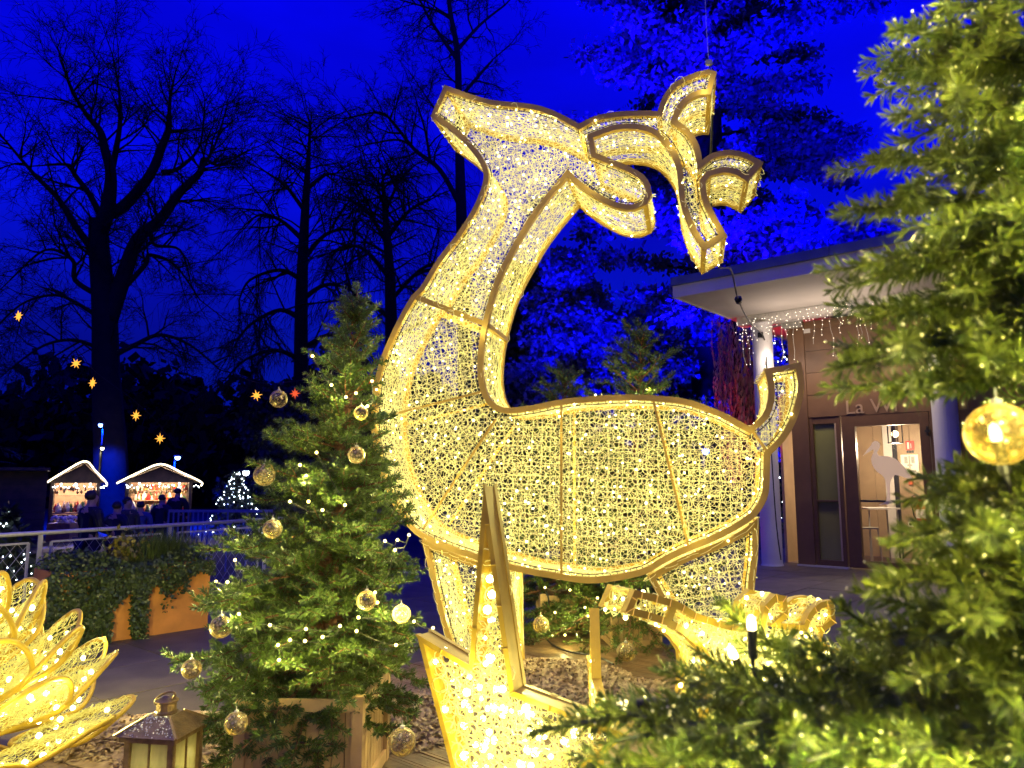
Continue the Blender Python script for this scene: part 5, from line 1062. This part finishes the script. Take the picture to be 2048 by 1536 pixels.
def glow_out(root, p, d, power, ang=150): aim(lamp('added_glow_spot', p, power, LC, .06, root, 'SPOT', spot_size=radians(ang), spot_blend=.8), d)  # extra spots added to the lit figures to brighten what stands around them
glow_out(flw, fc + V(-.1, .80, .66), V(-.25, .95, -.12), 230); glow_out(flw, fc + V(.55, .60, .62), V(.6, .8, -.12), 120); glow_out(flw, fc + V(.86, -.12, .52), V(.95, .05, -.1), 70); glow_out(flw, fc + V(.70, -.50, .50), V(.8, -.5, -.1), 40)
flw.scale = (1.0, 1.0, 1.10); flw.location.x -= .06
st0 = [o for o in bpy.data.objects if o.name == 'light_star'][0]
for x_, y_, pw in ((1000, 1420, 150), (940, 1380, 80), (1040, 1520, 150)): glow_out(st0, spl.p3([spl.p2(x_, y_)], -.10)[0], V(.15, -.95, .05), pw)
for x_, y_, pw in ((1050, 300, 150), (880, 800, 170), (1150, 950, 150), (1400, 930, 130)): glow_out(deer, dpl.p3([dpl.p2(x_, y_)], -.13)[0], -DN, pw)
# ---------------------------------------------------------------- lantern
lp = on_z(286, 1690, DECK); lp = V(lp[0], lp[1] + .14, DECK); lw, lh = .22, .32
lant = thing('metal_lantern', 'wet bronze garden lantern with clouded panes beside the glowing flower', 'lantern', lp)
ca, sa = cos(radians(-9)), sin(radians(-9)); LX, LY = V(ca, sa, 0), V(-sa, ca, 0); LZ = V(0, 0, 1)
lm = mat('lantern_bronze', (.25, .165, .07), rough=.32, metal=.55, vary=.3, scale=25, bump=.35, bscale=120)
m = MB(); m.box(lp + V(0, 0, .02), (lw + .04, lw + .04, .04), (LX, LY, LZ)); m.box(lp + V(0, 0, .05), (lw, lw, .02), (LX, LY, LZ)); m.build('base', lm, lant)
for i in (-1, 1):
    for j in (-1, 1): m = MB(); m.box(lp + LX * i * (lw / 2 - .012) + LY * j * (lw / 2 - .012) + V(0, 0, .06 + lh / 2), (.024, .024, lh), (LX, LY, LZ)); m.build('post', lm, lant)
pm = bpy.data.materials.new('clouded_pane'); pm.use_nodes = True; N_, L_ = pm.node_tree.nodes, pm.node_tree.links; N_.clear(); o_ = N_.new('ShaderNodeOutputMaterial'); d_ = N_.new('ShaderNodeBsdfTranslucent'); d_.inputs[0].default_value = (.9, .84, .5, 1); t_ = N_.new('ShaderNodeBsdfTransparent'); df = N_.new('ShaderNodeBsdfDiffuse'); df.inputs[0].default_value = (.42, .38, .2, 1); x1_ = N_.new('ShaderNodeMixShader'); x2_ = N_.new('ShaderNodeMixShader'); gl_ = N_.new('ShaderNodeBsdfGlossy'); gl_.inputs['Roughness'].default_value = .08; x3_ = N_.new('ShaderNodeMixShader'); nz_ = N_.new('ShaderNodeTexNoise'); nz_.inputs['Scale'].default_value = 6; x1_.inputs[0].default_value = .5; L_.new(d_.outputs[0], x1_.inputs[1]); L_.new(df.outputs[0], x1_.inputs[2]); mu_ = N_.new('ShaderNodeMath'); mu_.operation = 'MULTIPLY'; mu_.inputs[1].default_value = .45; L_.new(nz_.outputs['Fac'], mu_.inputs[0]); L_.new(mu_.outputs[0], x2_.inputs[0]); L_.new(x1_.outputs[0], x2_.inputs[1]); L_.new(t_.outputs[0], x2_.inputs[2]); x3_.inputs[0].default_value = .10; L_.new(x2_.outputs[0], x3_.inputs[1]); L_.new(gl_.outputs[0], x3_.inputs[2]); L_.new(x3_.outputs[0], o_.inputs[0])
for sx, ax, bx in ((-1, LY, LX), (1, LY, LX), (-1, LX, LY), (1, LX, LY)):
    c0 = lp + ax * sx * (lw / 2 - .016) + V(0, 0, .06 + lh / 2); m = MB(); m.box(c0, (lw - .05, .004, lh - .002), (bx, ax, LZ)); pn_ = m.build('pane', pm, lant)
    m = MB(); m.box(c0 + ax * sx * .009, (.007, .007, lh - .01), (bx, ax, LZ)); m.box(c0 + ax * sx * .009 - V(0, 0, .03), (lw - .06, .006, .006), (bx, ax, LZ)); m.build('glazing_bar', lm, pn_)
zt = .06 + lh; m = MB(); m.box(lp + V(0, 0, zt + .012), (lw + .03, lw + .03, .024), (LX, LY, LZ)); m.build('top_rim', lm, lant)
m = MB(); m.lathe(lp + V(0, 0, .06), [(.001, 0), (.035, 0), (.035, .11), (.012, .112), (.004, .14), (.001, .142)], 14); m.build('added_candle', mat('wax_candle', (.75, .66, .42), rough=.5, emit=(1, .75, .25), estr=.6, sample=False), lant)
lamp('bulb_light', lp + V(0, 0, .24), 1.1, LC, .02, lant)  # candle and its light are unseen, added to make the panes glow
q = lambda s, z: [lp + LX * i * s + LY * j * s + V(0, 0, z) for i, j in ((-1, -1), (1, -1), (1, 1), (-1, 1))]
m = MB(); m.add(q(lw / 2 + .03, zt + .025) + q(.05, zt + .085), [[0, 1, 5, 4], [1, 2, 6, 5], [2, 3, 7, 6], [3, 0, 4, 7], [4, 5, 6, 7]]); 
ed = q(lw / 2 + .03, zt + .027); eu = q(.05, zt + .087); [m.bar(ed[i], eu[i], .009) for i in range(4)]; m.build('roof', lm, lant)
m = MB(); m.lathe(lp + V(0, 0, zt + .083), [(.045, 0), (.047, .01), (.04, .015), (.04, .045), (.048, .05), (.048, .056), (.03, .068), (.012, .075), (.001, .075)], 18); m.build('chimney', lm, lant)
m = MB(); a_ = np.linspace(0, 2 * pi, 20, endpoint=False); m.tube(lp + V(0, 0, zt + .15) + np.stack([np.cos(a_) * .042, a_ * 0 - .02, np.sin(a_) * .022 + np.cos(a_) * .015], 1) * V(1, 1, 1), .0055, 6, closed=True); m.build('ring_handle', lm, lant, smooth=True)
g = np.random.default_rng(44); u, v = g.random(260), g.random(260) ** .7; dr = []
for k in range(260):
    f = (k % 2); s0 = (lw / 2 + .03) * (1 - v[k]) + .05 * v[k]; zz = zt + .026 + .06 * v[k]; e = (u[k] * 2 - 1) * s0 * .95; dr.append(lp + (LX * e - LY * s0 if f == 0 else -LX * s0 + LY * e) + V(0, 0, zz))
m = MB(); m.balls(dr, g.uniform(.0015, .0038, 260), 1); m.build('water_drops', mat('water_drop', (.75, .7, .5), rough=.06, spec=.8, vary=.02), lant, kind='stuff', smooth=True)
# ================================================================ firs
M['needle'] = leafy('fir_needle', (.028, .064, .010), (.105, .165, .024), rough=.38, transl=.18, scale=5, spec=.5)
M['needle_near'] = leafy('near_fir_needle', (.030, .058, .010), (.12, .15, .022), rough=.34, transl=.22, scale=7, spec=.45)
M['firbark'] = mat('fir_bark', (.14, .06, .028), rough=.85, vary=.45, scale=14, bump=.8, bscale=40)
M['boxwood'] = mat('pine_box_wood', (.46, .30, .14), rough=.55, vary=.25, scale=6, per=.12)
def needles(mb, A, B, per_m, nl, nw, g, up=None, solid=False, flat=.35):
    """needles along every twig A->B, denser on the upper side and pointing forward"""
    A, B = np.asarray(A, float), np.asarray(B, float); L = np.linalg.norm(B - A, axis=1); cnt = np.maximum(2, (L * per_m).astype(int)); i = np.repeat(np.arange(len(A)), cnt); N = len(i)
    t = g.random(N); d = (B - A) / L[:, None]; upv = np.where(np.abs(d[:, 2:3]) < .92, V(0, 0, 1)[None], V(0, 1, 0)[None]); x = np.cross(d, upv); x /= np.linalg.norm(x, axis=1)[:, None]; y = np.cross(x, d)
    th = g.uniform(0, 2 * pi, N); s_, c_ = np.sin(th), np.cos(th); s_ = np.where(s_ < 0, s_ * flat, s_)
    pr = x[i] * c_[:, None] + y[i] * s_[:, None]; pr /= np.maximum(1e-6, np.linalg.norm(pr, axis=1))[:, None]
    f = g.uniform(.35, .8, N)[:, None] + (t ** 6)[:, None] * 1.2; dr = pr + d[i] * f; dr /= np.linalg.norm(dr, axis=1)[:, None]; ln = nl * g.uniform(.75, 1.15, N)[:, None] * (1 - .25 * t[:, None] ** 4)
    p = A[i] + (B - A)[i] * t[:, None]; q = p + dr * ln; w = np.cross(dr, g.normal(size=(N, 3)) * .5 + d[i]); w /= np.maximum(1e-6, np.linalg.norm(w, axis=1))[:, None]
    if not solid: mb.kites(p, q, w * nw / 2, .55)
    else:
        h = np.cross(dr, w) * nw * .35; c = p + (q - p) * .6; v = np.stack([p, c + w * nw / 2 - h, q, c - w * nw / 2 - h], 1)      # folded blade
        mb.add(v.reshape(-1, 3), None, (np.arange(N)[:, None, None] * 4 + np.array([[0, 1, 2], [0, 2, 3]])[None]).reshape(-1, 3))
    return q
def bough(tw, wood, p, d, L, g, r, droop, sub=.42, plane_up=None, twl=None, lvl=0, step=.055):
    """a fir bough: axis with forked side twigs in a roughly flat spray; tw collects twig segments, wood the branch wood"""
    n = max(3, int(L / .09)); P = [np.asarray(p, float)]; d = unit(d)
    for i in range(n): d = unit(d + g.normal(0, .05, 3) + V(0, 0, droop * (1.0 if i < n * .6 else -1.4))); P.append(P[-1] + d * L / n)
    for i in range(n): wood.append((P[i], P[i + 1], r * (1 - .8 * i / n), r * (1 - .8 * (i + 1) / n)))
    for i in range(n):
        if i >= n * .25 or lvl: tw.append((P[i], P[i + 1]))
    if lvl < 2:
        k = max(2, int(L / step / (1.5 if lvl else 1)))
        for j in range(k):
            u = (.22 + .76 * (j + g.random() * .5) / k) * n; i = min(n - 1, int(u)); q = P[i] + (P[i + 1] - P[i]) * (u - i); dd = unit(P[i + 1] - P[i]); x = unit(np.cross(dd, V(0, 0, 1)) if abs(dd[2]) < .95 else V(1, 0, 0)); s = 1 if j % 2 else -1
            a = g.uniform(.6, .95); ld = dd * cos(a) + x * s * sin(a) + V(0, 0, g.uniform(-.2, .75)); ll = L * sub * (1.08 - .75 * u / n) * g.uniform(.7, 1.15)
            if ll > .05: bough(tw, wood, q, ld, ll, g, r * .45, droop * .3, sub, lvl=lvl + 1, step=step)
def planter_box(t, c, w, h, rot=0.0, nsl=9, d=None):
    d = d or w; X, Y_ = V(cos(rot), sin(rot), 0), V(-sin(rot), cos(rot), 0); Z = V(0, 0, 1); c = np.asarray(c, float)
    for k, (ax, bx, hw, hd) in enumerate(((X, Y_, w / 2, d / 2), (X, -Y_, w / 2, d / 2), (Y_, X, d / 2, w / 2), (Y_, -X, d / 2, w / 2))):
        sw = (2 * hw - .012) / nsl
        for i in range(nsl): m = MB(); m.box(c + ax * (-hw + .006 + sw * (i + .5)) - bx * (hd - .012) + V(0, 0, h / 2 + rnd.uniform(-.002, .002)), (sw - .006, .016, h - .02), (ax, bx, Z)); m.build('slat', M['boxwood'], t)
        for zz in (.035, h - .03): m = MB(); m.box(c + ax * 0 - bx * (hd + .006) + V(0, 0, zz), (2 * hw - .07, .018, .055), (ax, bx, Z)); m.build('rail', M['boxwood'], t)
    for i in (-1, 1):
        for j in (-1, 1): m = MB(); m.box(c + X * i * (w / 2 - .008) + Y_ * j * (d / 2 - .008) + V(0, 0, h / 2 + .006), (.052, .052, h + .012), (X, Y_, Z)); m.build('corner_post', M['boxwood'], t)
    m = MB(); m.box(c + V(0, 0, h - .09), (w - .05, d - .05, .02), (X, Y_, Z)); m.build('soil', M['chip'], t)
def fir(label, base, apex, r0, z0, group, seed, per_m=900, nl=.021, nw=.0036, whorls=14, perw=9, box=(.52, .40), boxrot=0.0, prof=.9, step=.055, skirt=True, boxlab=None, skew=0.0):
    g = np.random.default_rng(seed); base, apex = np.asarray(base, float), np.asarray(apex, float)
    bx = thing('planter_box', boxlab, 'planter', base, 'slatted planters of the firs'); planter_box(bx, base, box[0], box[1], boxrot)
    t = thing('potted_fir', label, 'fir tree', base + V(0, 0, box[1] - .08), group); t0 = base + V(0, 0, box[1] - .10)
    m = MB(); k = 12; pts = [t0 + (apex - t0) * u + V(.015 * sin(u * 9), .015 * cos(u * 7), 0) for u in np.linspace(0, .985, k)]; m.tube(pts, np.linspace(.048, .008, k), 9); m.build('trunk', M['firbark'], t, smooth=True)
    tw, wood = [], []
    for w in range(whorls):
        u = (w + .15) / whorls; z = z0 + (apex[2] - z0) * u ** .95; p = t0 + (apex - t0) * ((z - t0[2]) / (apex[2] - t0[2])); Rr = r0 * (1 - u) ** prof + .10
        n = max(4, int(perw * (1 - u * .45))); ph = g.random() * 6
        for i in range(n):
            th = ph + 2 * pi * (i + g.uniform(-.25, .25)) / n; el = -.24 + .87 * u + g.normal(0, .13); L = Rr * g.uniform(.78, 1.12) * (1 - skew * cos(th)); pz = p + V(0, 0, g.normal(0, .03)); bough(tw, wood, pz, V(cos(th) * cos(el), sin(th) * cos(el), sin(el)), L, g, .011 * (.4 + Rr), -.02 + .015 * u, step=step)
            if i % 2 == 0: e2 = el + .55; bough(tw, wood, pz + V(0, 0, .04), V(cos(th + .3) * cos(e2), sin(th + .3) * cos(e2), sin(e2)), L * .66, g, .008 * (.4 + Rr), -.03, step=step)
    ll = .22; tw.append((apex - V(0, 0, ll), apex)); 
    for i in range(5): th = i * 1.26; bough(tw, wood, apex - V(0, 0, .16), V(cos(th) * .6, sin(th) * .6, .8), .17, g, .006, 0, lvl=1)
    m = MB(); a = np.array([q[0] for q in wood]); b_ = np.array([q[1] for q in wood]); m.segs(a, b_, [q[2] for q in wood], [q[3] for q in wood], 4); m.build('branch_wood', M['firbark'], t)
    m = MB(); needles(m, [q[0] for q in tw], [q[1] for q in tw], per_m, nl, nw, g); m.build('crown', M['needle'], t, kind='stuff'); print(label, 'twigs', len(tw), 'needles', m.n // 4); return t, tw
def bauble(label, c, r, mt, cap=True):
    t = thing('bauble', label, 'bauble', c, 'glittery clear baubles'); m = MB(); m.balls([(0, 0, 0)], r, 4); m.build('ball', mt, t, smooth=True, base=(0, 0, 0))
    m = MB(); m.lathe((0, 0, r * .96), [(.18 * r, 0), (.18 * r, .16 * r), (.06 * r, .20 * r), (.001, .2 * r)], 12); m.tube([(0, 0, r * 1.1), (0, 0, r * 1.5)], r * .03, 4); m.build('cap', M['steel'], t, base=(0, 0, 0)); return t
M['bauble'] = bauble_mat('glitter_bauble', (.85, .78, .5), (.62, .5, .27), 60)
def bulb_string(label, pts, parent_col, rad=.010, power=.12, wirer=.0032, group='fairy light strings', sag=True):
    t = thing('fairy_lights', label, 'string lights', pts[0], group); w = MB(); wp = [q for i in range(len(pts) - 1) for q in (np.asarray(pts[i]), (np.asarray(pts[i]) + pts[i + 1]) / 2 + V(0, .07, -.03))] + [np.asarray(pts[-1])]; w.tube(smooth_line(wp, 3), .0018, 4, caps=False); w.build('wire', M['cable'], t)
    for i, p in enumerate(pts):
        m = MB(); m.balls([(0, 0, 0)], rad, 2); o = m.build('bulb', M['tree_led'], t, smooth=True, base=(0, 0, 0)); o.location = tuple(np.asarray(p) - loc_of(t))
        if power: lamp('bulb_light', np.asarray(p) - V(0, rad * 3, 0), power * .7, LC, rad, t)
    return t
M['tree_led'] = emis('tree_led', (1.0, .76, .24), 9)

# the tall potted fir
TY = 3.85; FR0 = .57; tbase = at(632, 1536, TY); tb_ = V(tbase[0], TY, DECK); tapex = at(716, 596, TY)
fir('tall potted fir hung with baubles beside the deer', tb_, tapex, FR0, DECK + .38, 'potted firs on the deck', 101, per_m=820, nl=.037, nw=.0062, step=.078, skew=.16, box=(.56, .46), boxrot=-.05, whorls=23, perw=12, prof=.95, boxlab='slatted wooden planter box under the tall potted fir')
def on_fir(px, py, base, apex, r0, z0, Y, out=.92):
    """a spot on the front of a fir's crown seen at that pixel"""
    for k in range(60):
        p = at(px, py, Y - .9 + k * .03); u = min(1, max(0, (p[2] - z0) / (apex[2] - z0))); ax = base + (apex - base) * ((p[2] - base[2]) / (apex[2] - base[2])); Rr = (r0 * (1 - u) ** .9 + .12) * out
        if hypot(p[0] - ax[0], p[1] - ax[1]) < Rr: return p
    return at(px, py, Y)
tf = lambda px, py, out=.95: on_fir(px, py, tb_, tapex, FR0, DECK + .38, TY, out)
for x, y, r, lab in ((557, 798, 18, 'topmost glitter bauble, on the outer edge of the tall fir'), (713, 910, 18, 'glitter bauble by the deer chest on the tall fir'), (529, 950, 22, 'larger pinkish glitter bauble jutting out by the lit shrub'), (545, 1058, 19, 'glitter bauble above the planter level, over the railing end'), (733, 1201, 20, 'glitter bauble in the middle of the tall fir close to a bulb'), (803, 1228, 19, 'bauble half hidden by needles nearest the deer front leg'), (442, 1254, 21, 'glitter bauble hanging before the orange planter edge'), (383, 1338, 18, 'bauble at the tip of the longest low branch over the paving'), (472, 1447, 21, 'bauble above the wood chips near the lantern'), (804, 1483, 26, 'biggest glitter bauble hanging low beside the planter box'), (722, 826, 15, 'small bauble deep in the upper fir near the deer chest')):
    p = tf(x, y, 1.02); bauble(lab, p, r * np.linalg.norm(p - EYE) / FPX * .93, M['bauble'])
chains = [('upper light string on the tall fir', [(625, 712), (663, 770), (692, 794), (712, 786), (735, 812), (744, 762)]), ('light string around the middle of the tall fir', [(600, 930), (612, 952), (617, 1003), (580, 1003), (645, 1020), (690, 1010), (633, 905)]), ('light string of the tall fir beside the deer belly', [(770, 1082), (795, 1080), (818, 1070), (790, 1100), (750, 1185), (755, 1205)]), ('sagging light string with the two brightest bulbs near the planter', [(432, 1163), (455, 1164), (470, 1120), (478, 1228), (540, 1250), (612, 1258), (680, 1252), (645, 1274), (610, 1282), (580, 1280), (556, 1290), (558, 1320)]), ('light string low on the deer side of the tall fir', [(717, 1235), (800, 1225), (828, 1243), (866, 1256), (792, 1290), (713, 1262)])]
for lab, px in chains: bulb_string(lab, [tf(x, y, .93 + .1 * rnd.random()) for x, y in px], None, rad=.0072, power=2.3)
# firs beyond the deer
b2 = V(at(1262, 1340, 6.95)[0], 6.95, DECK); a2 = at(1284, 660, 6.95)
fir('fir behind the deer belly with its tip above the deer back', b2, a2, .92, DECK + .26, 'potted firs on the deck', 102, per_m=560, nl=.046, nw=.0065, whorls=15, perw=9, box=(.42, .36), boxrot=.1, step=.15, prof=.55, boxlab='wooden planter box under the fir behind the belly')
b3 = V(at(1130, 1262, 7.6)[0], 7.6, DECK); a3 = at(1128, 740, 7.6)
fir('smaller fir whose tip shows beside the deer neck', b3, a3, .92, DECK + .26, 'potted firs on the deck', 103, per_m=520, nl=.046, nw=.007, whorls=15, perw=9, box=(.5, .36), boxrot=.05, step=.15, prof=.55, boxlab='wooden planter box behind the deer front leg')
f2 = lambda px, py: on_fir(px, py, b2, a2, .82, DECK + .45, 6.95, 1.0); f3 = lambda px, py: on_fir(px, py, b3, a3, .80, DECK + .45, 7.6, 1.0)
for (x, y, r, lab), f in (((1252, 1304, 19, 'bauble low on the fir behind the belly, over its planter'), f2), ((1082, 1250, 17, 'bauble on the smaller fir just beside the deer front leg'), f3)): p = f(x, y); bauble(lab, p, r * np.linalg.norm(p - EYE) / FPX * .93, M['bauble'])
bulb_string('light string on the fir behind the deer belly', [f2(*q) for q in ((1195, 1196), (1176, 1232), (1240, 1190), (1290, 1210), (1292, 778))], None, rad=.010, power=6)
bulb_string('light string on the smaller fir by the deer neck', [f3(*q) for q in ((1090, 1175), (1140, 1180), (1110, 1225), (1170, 1215), (1130, 1270))], None, rad=.010, power=6)
cab2 = smooth_line([V(*b3) + V(-.22, -.40, .02), V(*b3) + V(-.18, -.42, .30), V(*b3) + V(-.20, -.40, .42)][::-1] + [V(b3[0] - .1, 6.6, DECK + .02), V(b3[0] + .15, 6.2, DECK + .05), V(b3[0] + .25, 5.9, DECK + .06)], 6)
tag(MB().tube(cab2, .009, 6).build('deck_cable', M['cable']), 'black cable trailing from the planter over the deck boards', 'cable')
pc2 = [tb_ + V(-.20, -.30, .46), tb_ + V(-.14, -.33, .38), tb_ + V(-.02, -.36, .25), tb_ + V(.06, -.40, .10), tb_ + V(.10, -.55, .012)]
tag(MB().tube(smooth_line(pc2, 6), .006, 6).build('pale_cable', mat('cream_cable', (.5, .4, .2))), 'cream cable hanging down the front of the tall fir planter', 'cable')

# ---------------------------------------------------------------- the near fir that fills the picture's edge
nb = V(1.16, 1.02, 0); nt = thing('near_fir', 'big dew covered fir close to the camera with blurred branches', 'fir tree', nb)
m = MB(); m.tube([nb, nb + V(.0, .02, 1.4), nb + V(0, .03, 3.1)], [.065, .045, .008], 10); m.build('trunk', M['firbark'], nt, smooth=True)
g = np.random.default_rng(77); drops = []
tips = [(1775, 55, .82), (1870, -20, .85), (1715, 255, .84), (1735, 150, .92), (1780, 110, .95), (1900, 60, .90), (1690, 412, .86), (1700, 330, 1.0), (1680, 560, .84), (1690, 640, .86), (1740, 520, .78), (1698, 728, .74), (1800, 785, .72), (1760, 690, .80), (1880, 700, .80), (1960, 730, .82), (1850, 450, .74), (1900, 300, .76), (1960, 180, .80), (2010, 420, .70), (2020, 640, .74),
        (1850, 985, .78), (1757, 1085, .74), (1800, 1180, .72), (1800, 1290, .74), (1690, 1215, .92), (1700, 1310, .80), (1900, 1080, .70), (1960, 1010, .74), (1950, 1250, .68), (1880, 1380, .66), (1650, 1400, .78), (1425, 1200, 1.00), (1500, 1330, .92), (1390, 1300, .98), (1215, 1405, .92), (1090, 1480, .86), (1240, 1500, .78), (1400, 1470, .74), (1560, 1500, .70), (1720, 1500, .68), (1330, 1580, .70), (1150, 1580, .76), (1850, 1560, .66), (1980, 1480, .66), (1600, 1290, .90), (2030, 1180, .70), (2060, 900, .98), (1580, 1400, .85)]
tips += [(g.uniform(1840, 2080), yy + g.uniform(-30, 30), g.uniform(.74, .98)) for yy in np.linspace(30, 1500, 20) if not 760 < yy < 1000]
for i, (x, y, dist) in enumerate(tips):
    dist *= .90; tip = at(x + (25 if y < 1150 else 0), y, dist); L = np.linalg.norm(tip[:2] - nb[:2]); root = nb + V(0, .015, min(2.9, max(.5, tip[2] - .12 * L + g.normal(0, .03)))); d = tip - root; L = np.linalg.norm(d); tw, wood = [], []
    n = max(4, int(L / .07)); side = unit(np.cross(d, V(0, 0, 1))); P = [root + d * u + V(0, 0, .10 * L * sin(pi * u) * (1 if y < 1100 else (-1.7 if x < 1710 and y < 1420 else .6))) + side * .03 * sin(3 * u + i) for u in np.linspace(0, 1, n + 1)]
    for k in range(n):
        wood.append((P[k], P[k + 1], .008 * (1 - .7 * k / n), .008 * (1 - .7 * (k + 1) / n)))
        if k > n * .35: tw.append((P[k], P[k + 1]))
    nk = max(5, int(L / .070))
    for j in range(nk):
        u = .30 + .64 * (j + g.random() * .4) / nk; k = min(n - 1, int(u * n)); q = P[k] + (P[k + 1] - P[k]) * (u * n - k); dd = unit(P[k + 1] - P[k]); x_ = unit(np.cross(dd, V(0, 0, 1))); s = 1 if j % 2 else -1; a = g.uniform(.65, .95)
        ll = min(.22, L * .36) * (1.12 - .90 * u) * g.uniform(.75, 1.2) + .03; bough(tw, wood, q, dd * cos(a) + x_ * s * sin(a) + V(0, 0, g.uniform(-.15, .25)), ll, g, .0035, -.01, sub=.5, lvl=1, step=.055)
    m = MB(); qd = needles(m, [z[0] for z in tw], [z[1] for z in tw], 1250, .0235, .0033, g, solid=True, flat=.6)
    m.segs([z[0] for z in wood], [z[1] for z in wood], [z[2] for z in wood], [z[3] for z in wood], 5)
    m.build('branch', M['needle_near'], nt, base=None); drops.append(qd[g.random(len(qd)) < .034])
drops = np.concatenate(drops); m = MB(); m.balls(drops, g.uniform(.0008, .0018, len(drops)), 0); m.build('dew_drops', mat('dew', (.9, .85, .6), rough=.30, spec=1.0, metal=.8, vary=.02), nt, kind='stuff', smooth=True); print('near fir drops', len(drops))
M['bauble_near'] = bauble_mat('near_glitter_bauble', (.9, .8, .4), (.75, .58, .22), 110)
p = at(1998, 868, .66); bb_ = bauble('large near bauble with bulbs glowing through it, on the near fir', p, 62 * .66 / FPX, M['bauble_near'])
def near_bulb(label, p, d, power):
    t = thing('fairy_light', label, 'light bulb', p, 'bulbs on the near fir'); d = unit(d); m = MB(); m.lathe(p, [(.001, .012), (.0035, .010), (.0048, .004), (.0048, -.002), (.0042, -.004)], 12, d); m.build('bulb', M['near_led'], t, smooth=True)
    m = MB(); m.lathe(p, [(.0052, -.004), (.0052, -.034), (.003, -.036), (.0025, -.042)], 10, d); w = [p - d * .04, p - d * .08 + V(.01, 0, -.01), p - d * .12 + V(.05, 0, -.03), p + V(.16, .02, -.10)]; m.tube(smooth_line(w, 4), .0022, 5); m.build('holder', M['cable'], t)
    lamp('bulb_light', p + d * .02, power, LC, .005, t)
M['near_led'] = emis('near_led', (1.0, .80, .42), 14)
near_bulb('upright glowing bulb in front of the fawn', at(1503, 1252, .86), V(0, 0, 1), 1.0)
near_bulb('glowing bulb pointing away from the branch, beside the big star arm', at(1252, 1410, .84), V(-1, 0, -.1), 1.0)
near_bulb('bulb inside the near fir behind the large bauble', at(1992, 872, .66), V(-.3, -.2, 1), .022)
near_bulb('small bulb over the lowest branches of the near fir', at(1467, 1310, .95), V(-.5, 0, 1), .8)

for k, (x, y, d_, w) in enumerate(((1900, 330, 1.02, 'beneath the second bough from the top'), (1880, 600, 1.0, 'just above the pavilion roof line'), (1960, 840, .92, 'beside the second white column'), (1560, 1360, .98, 'directly under the fawn'), (2000, 330, .86, 'high near the trunk'))):
    near_bulb('small added bulb of the near fir ' + w, at(x, y, d_), V(-.5, -.6, .3), 1.0)  # hidden among the branches, added to light the fir from inside

for k, (x, y, d_, w, pw) in enumerate(((1500, 1760, .62, 'beneath the lowest bough, turned to the big star', 9), (1850, 1700, .55, 'beneath the lowest bough, nearest the camera', 8), (2230, 1150, .55, 'past the picture edge at door height', 3), (2200, 620, .58, 'past the picture edge at roof height', 4), (2180, 200, .62, 'past the picture edge near the tree top', 7), (1900, -260, .66, 'on a high bough above the picture', 7))):
    near_bulb('added fill bulb of the near fir ' + w, at(x, y, d_), V(-.5, -.6, .3), pw)  # out of view, added as fill light for the near foliage
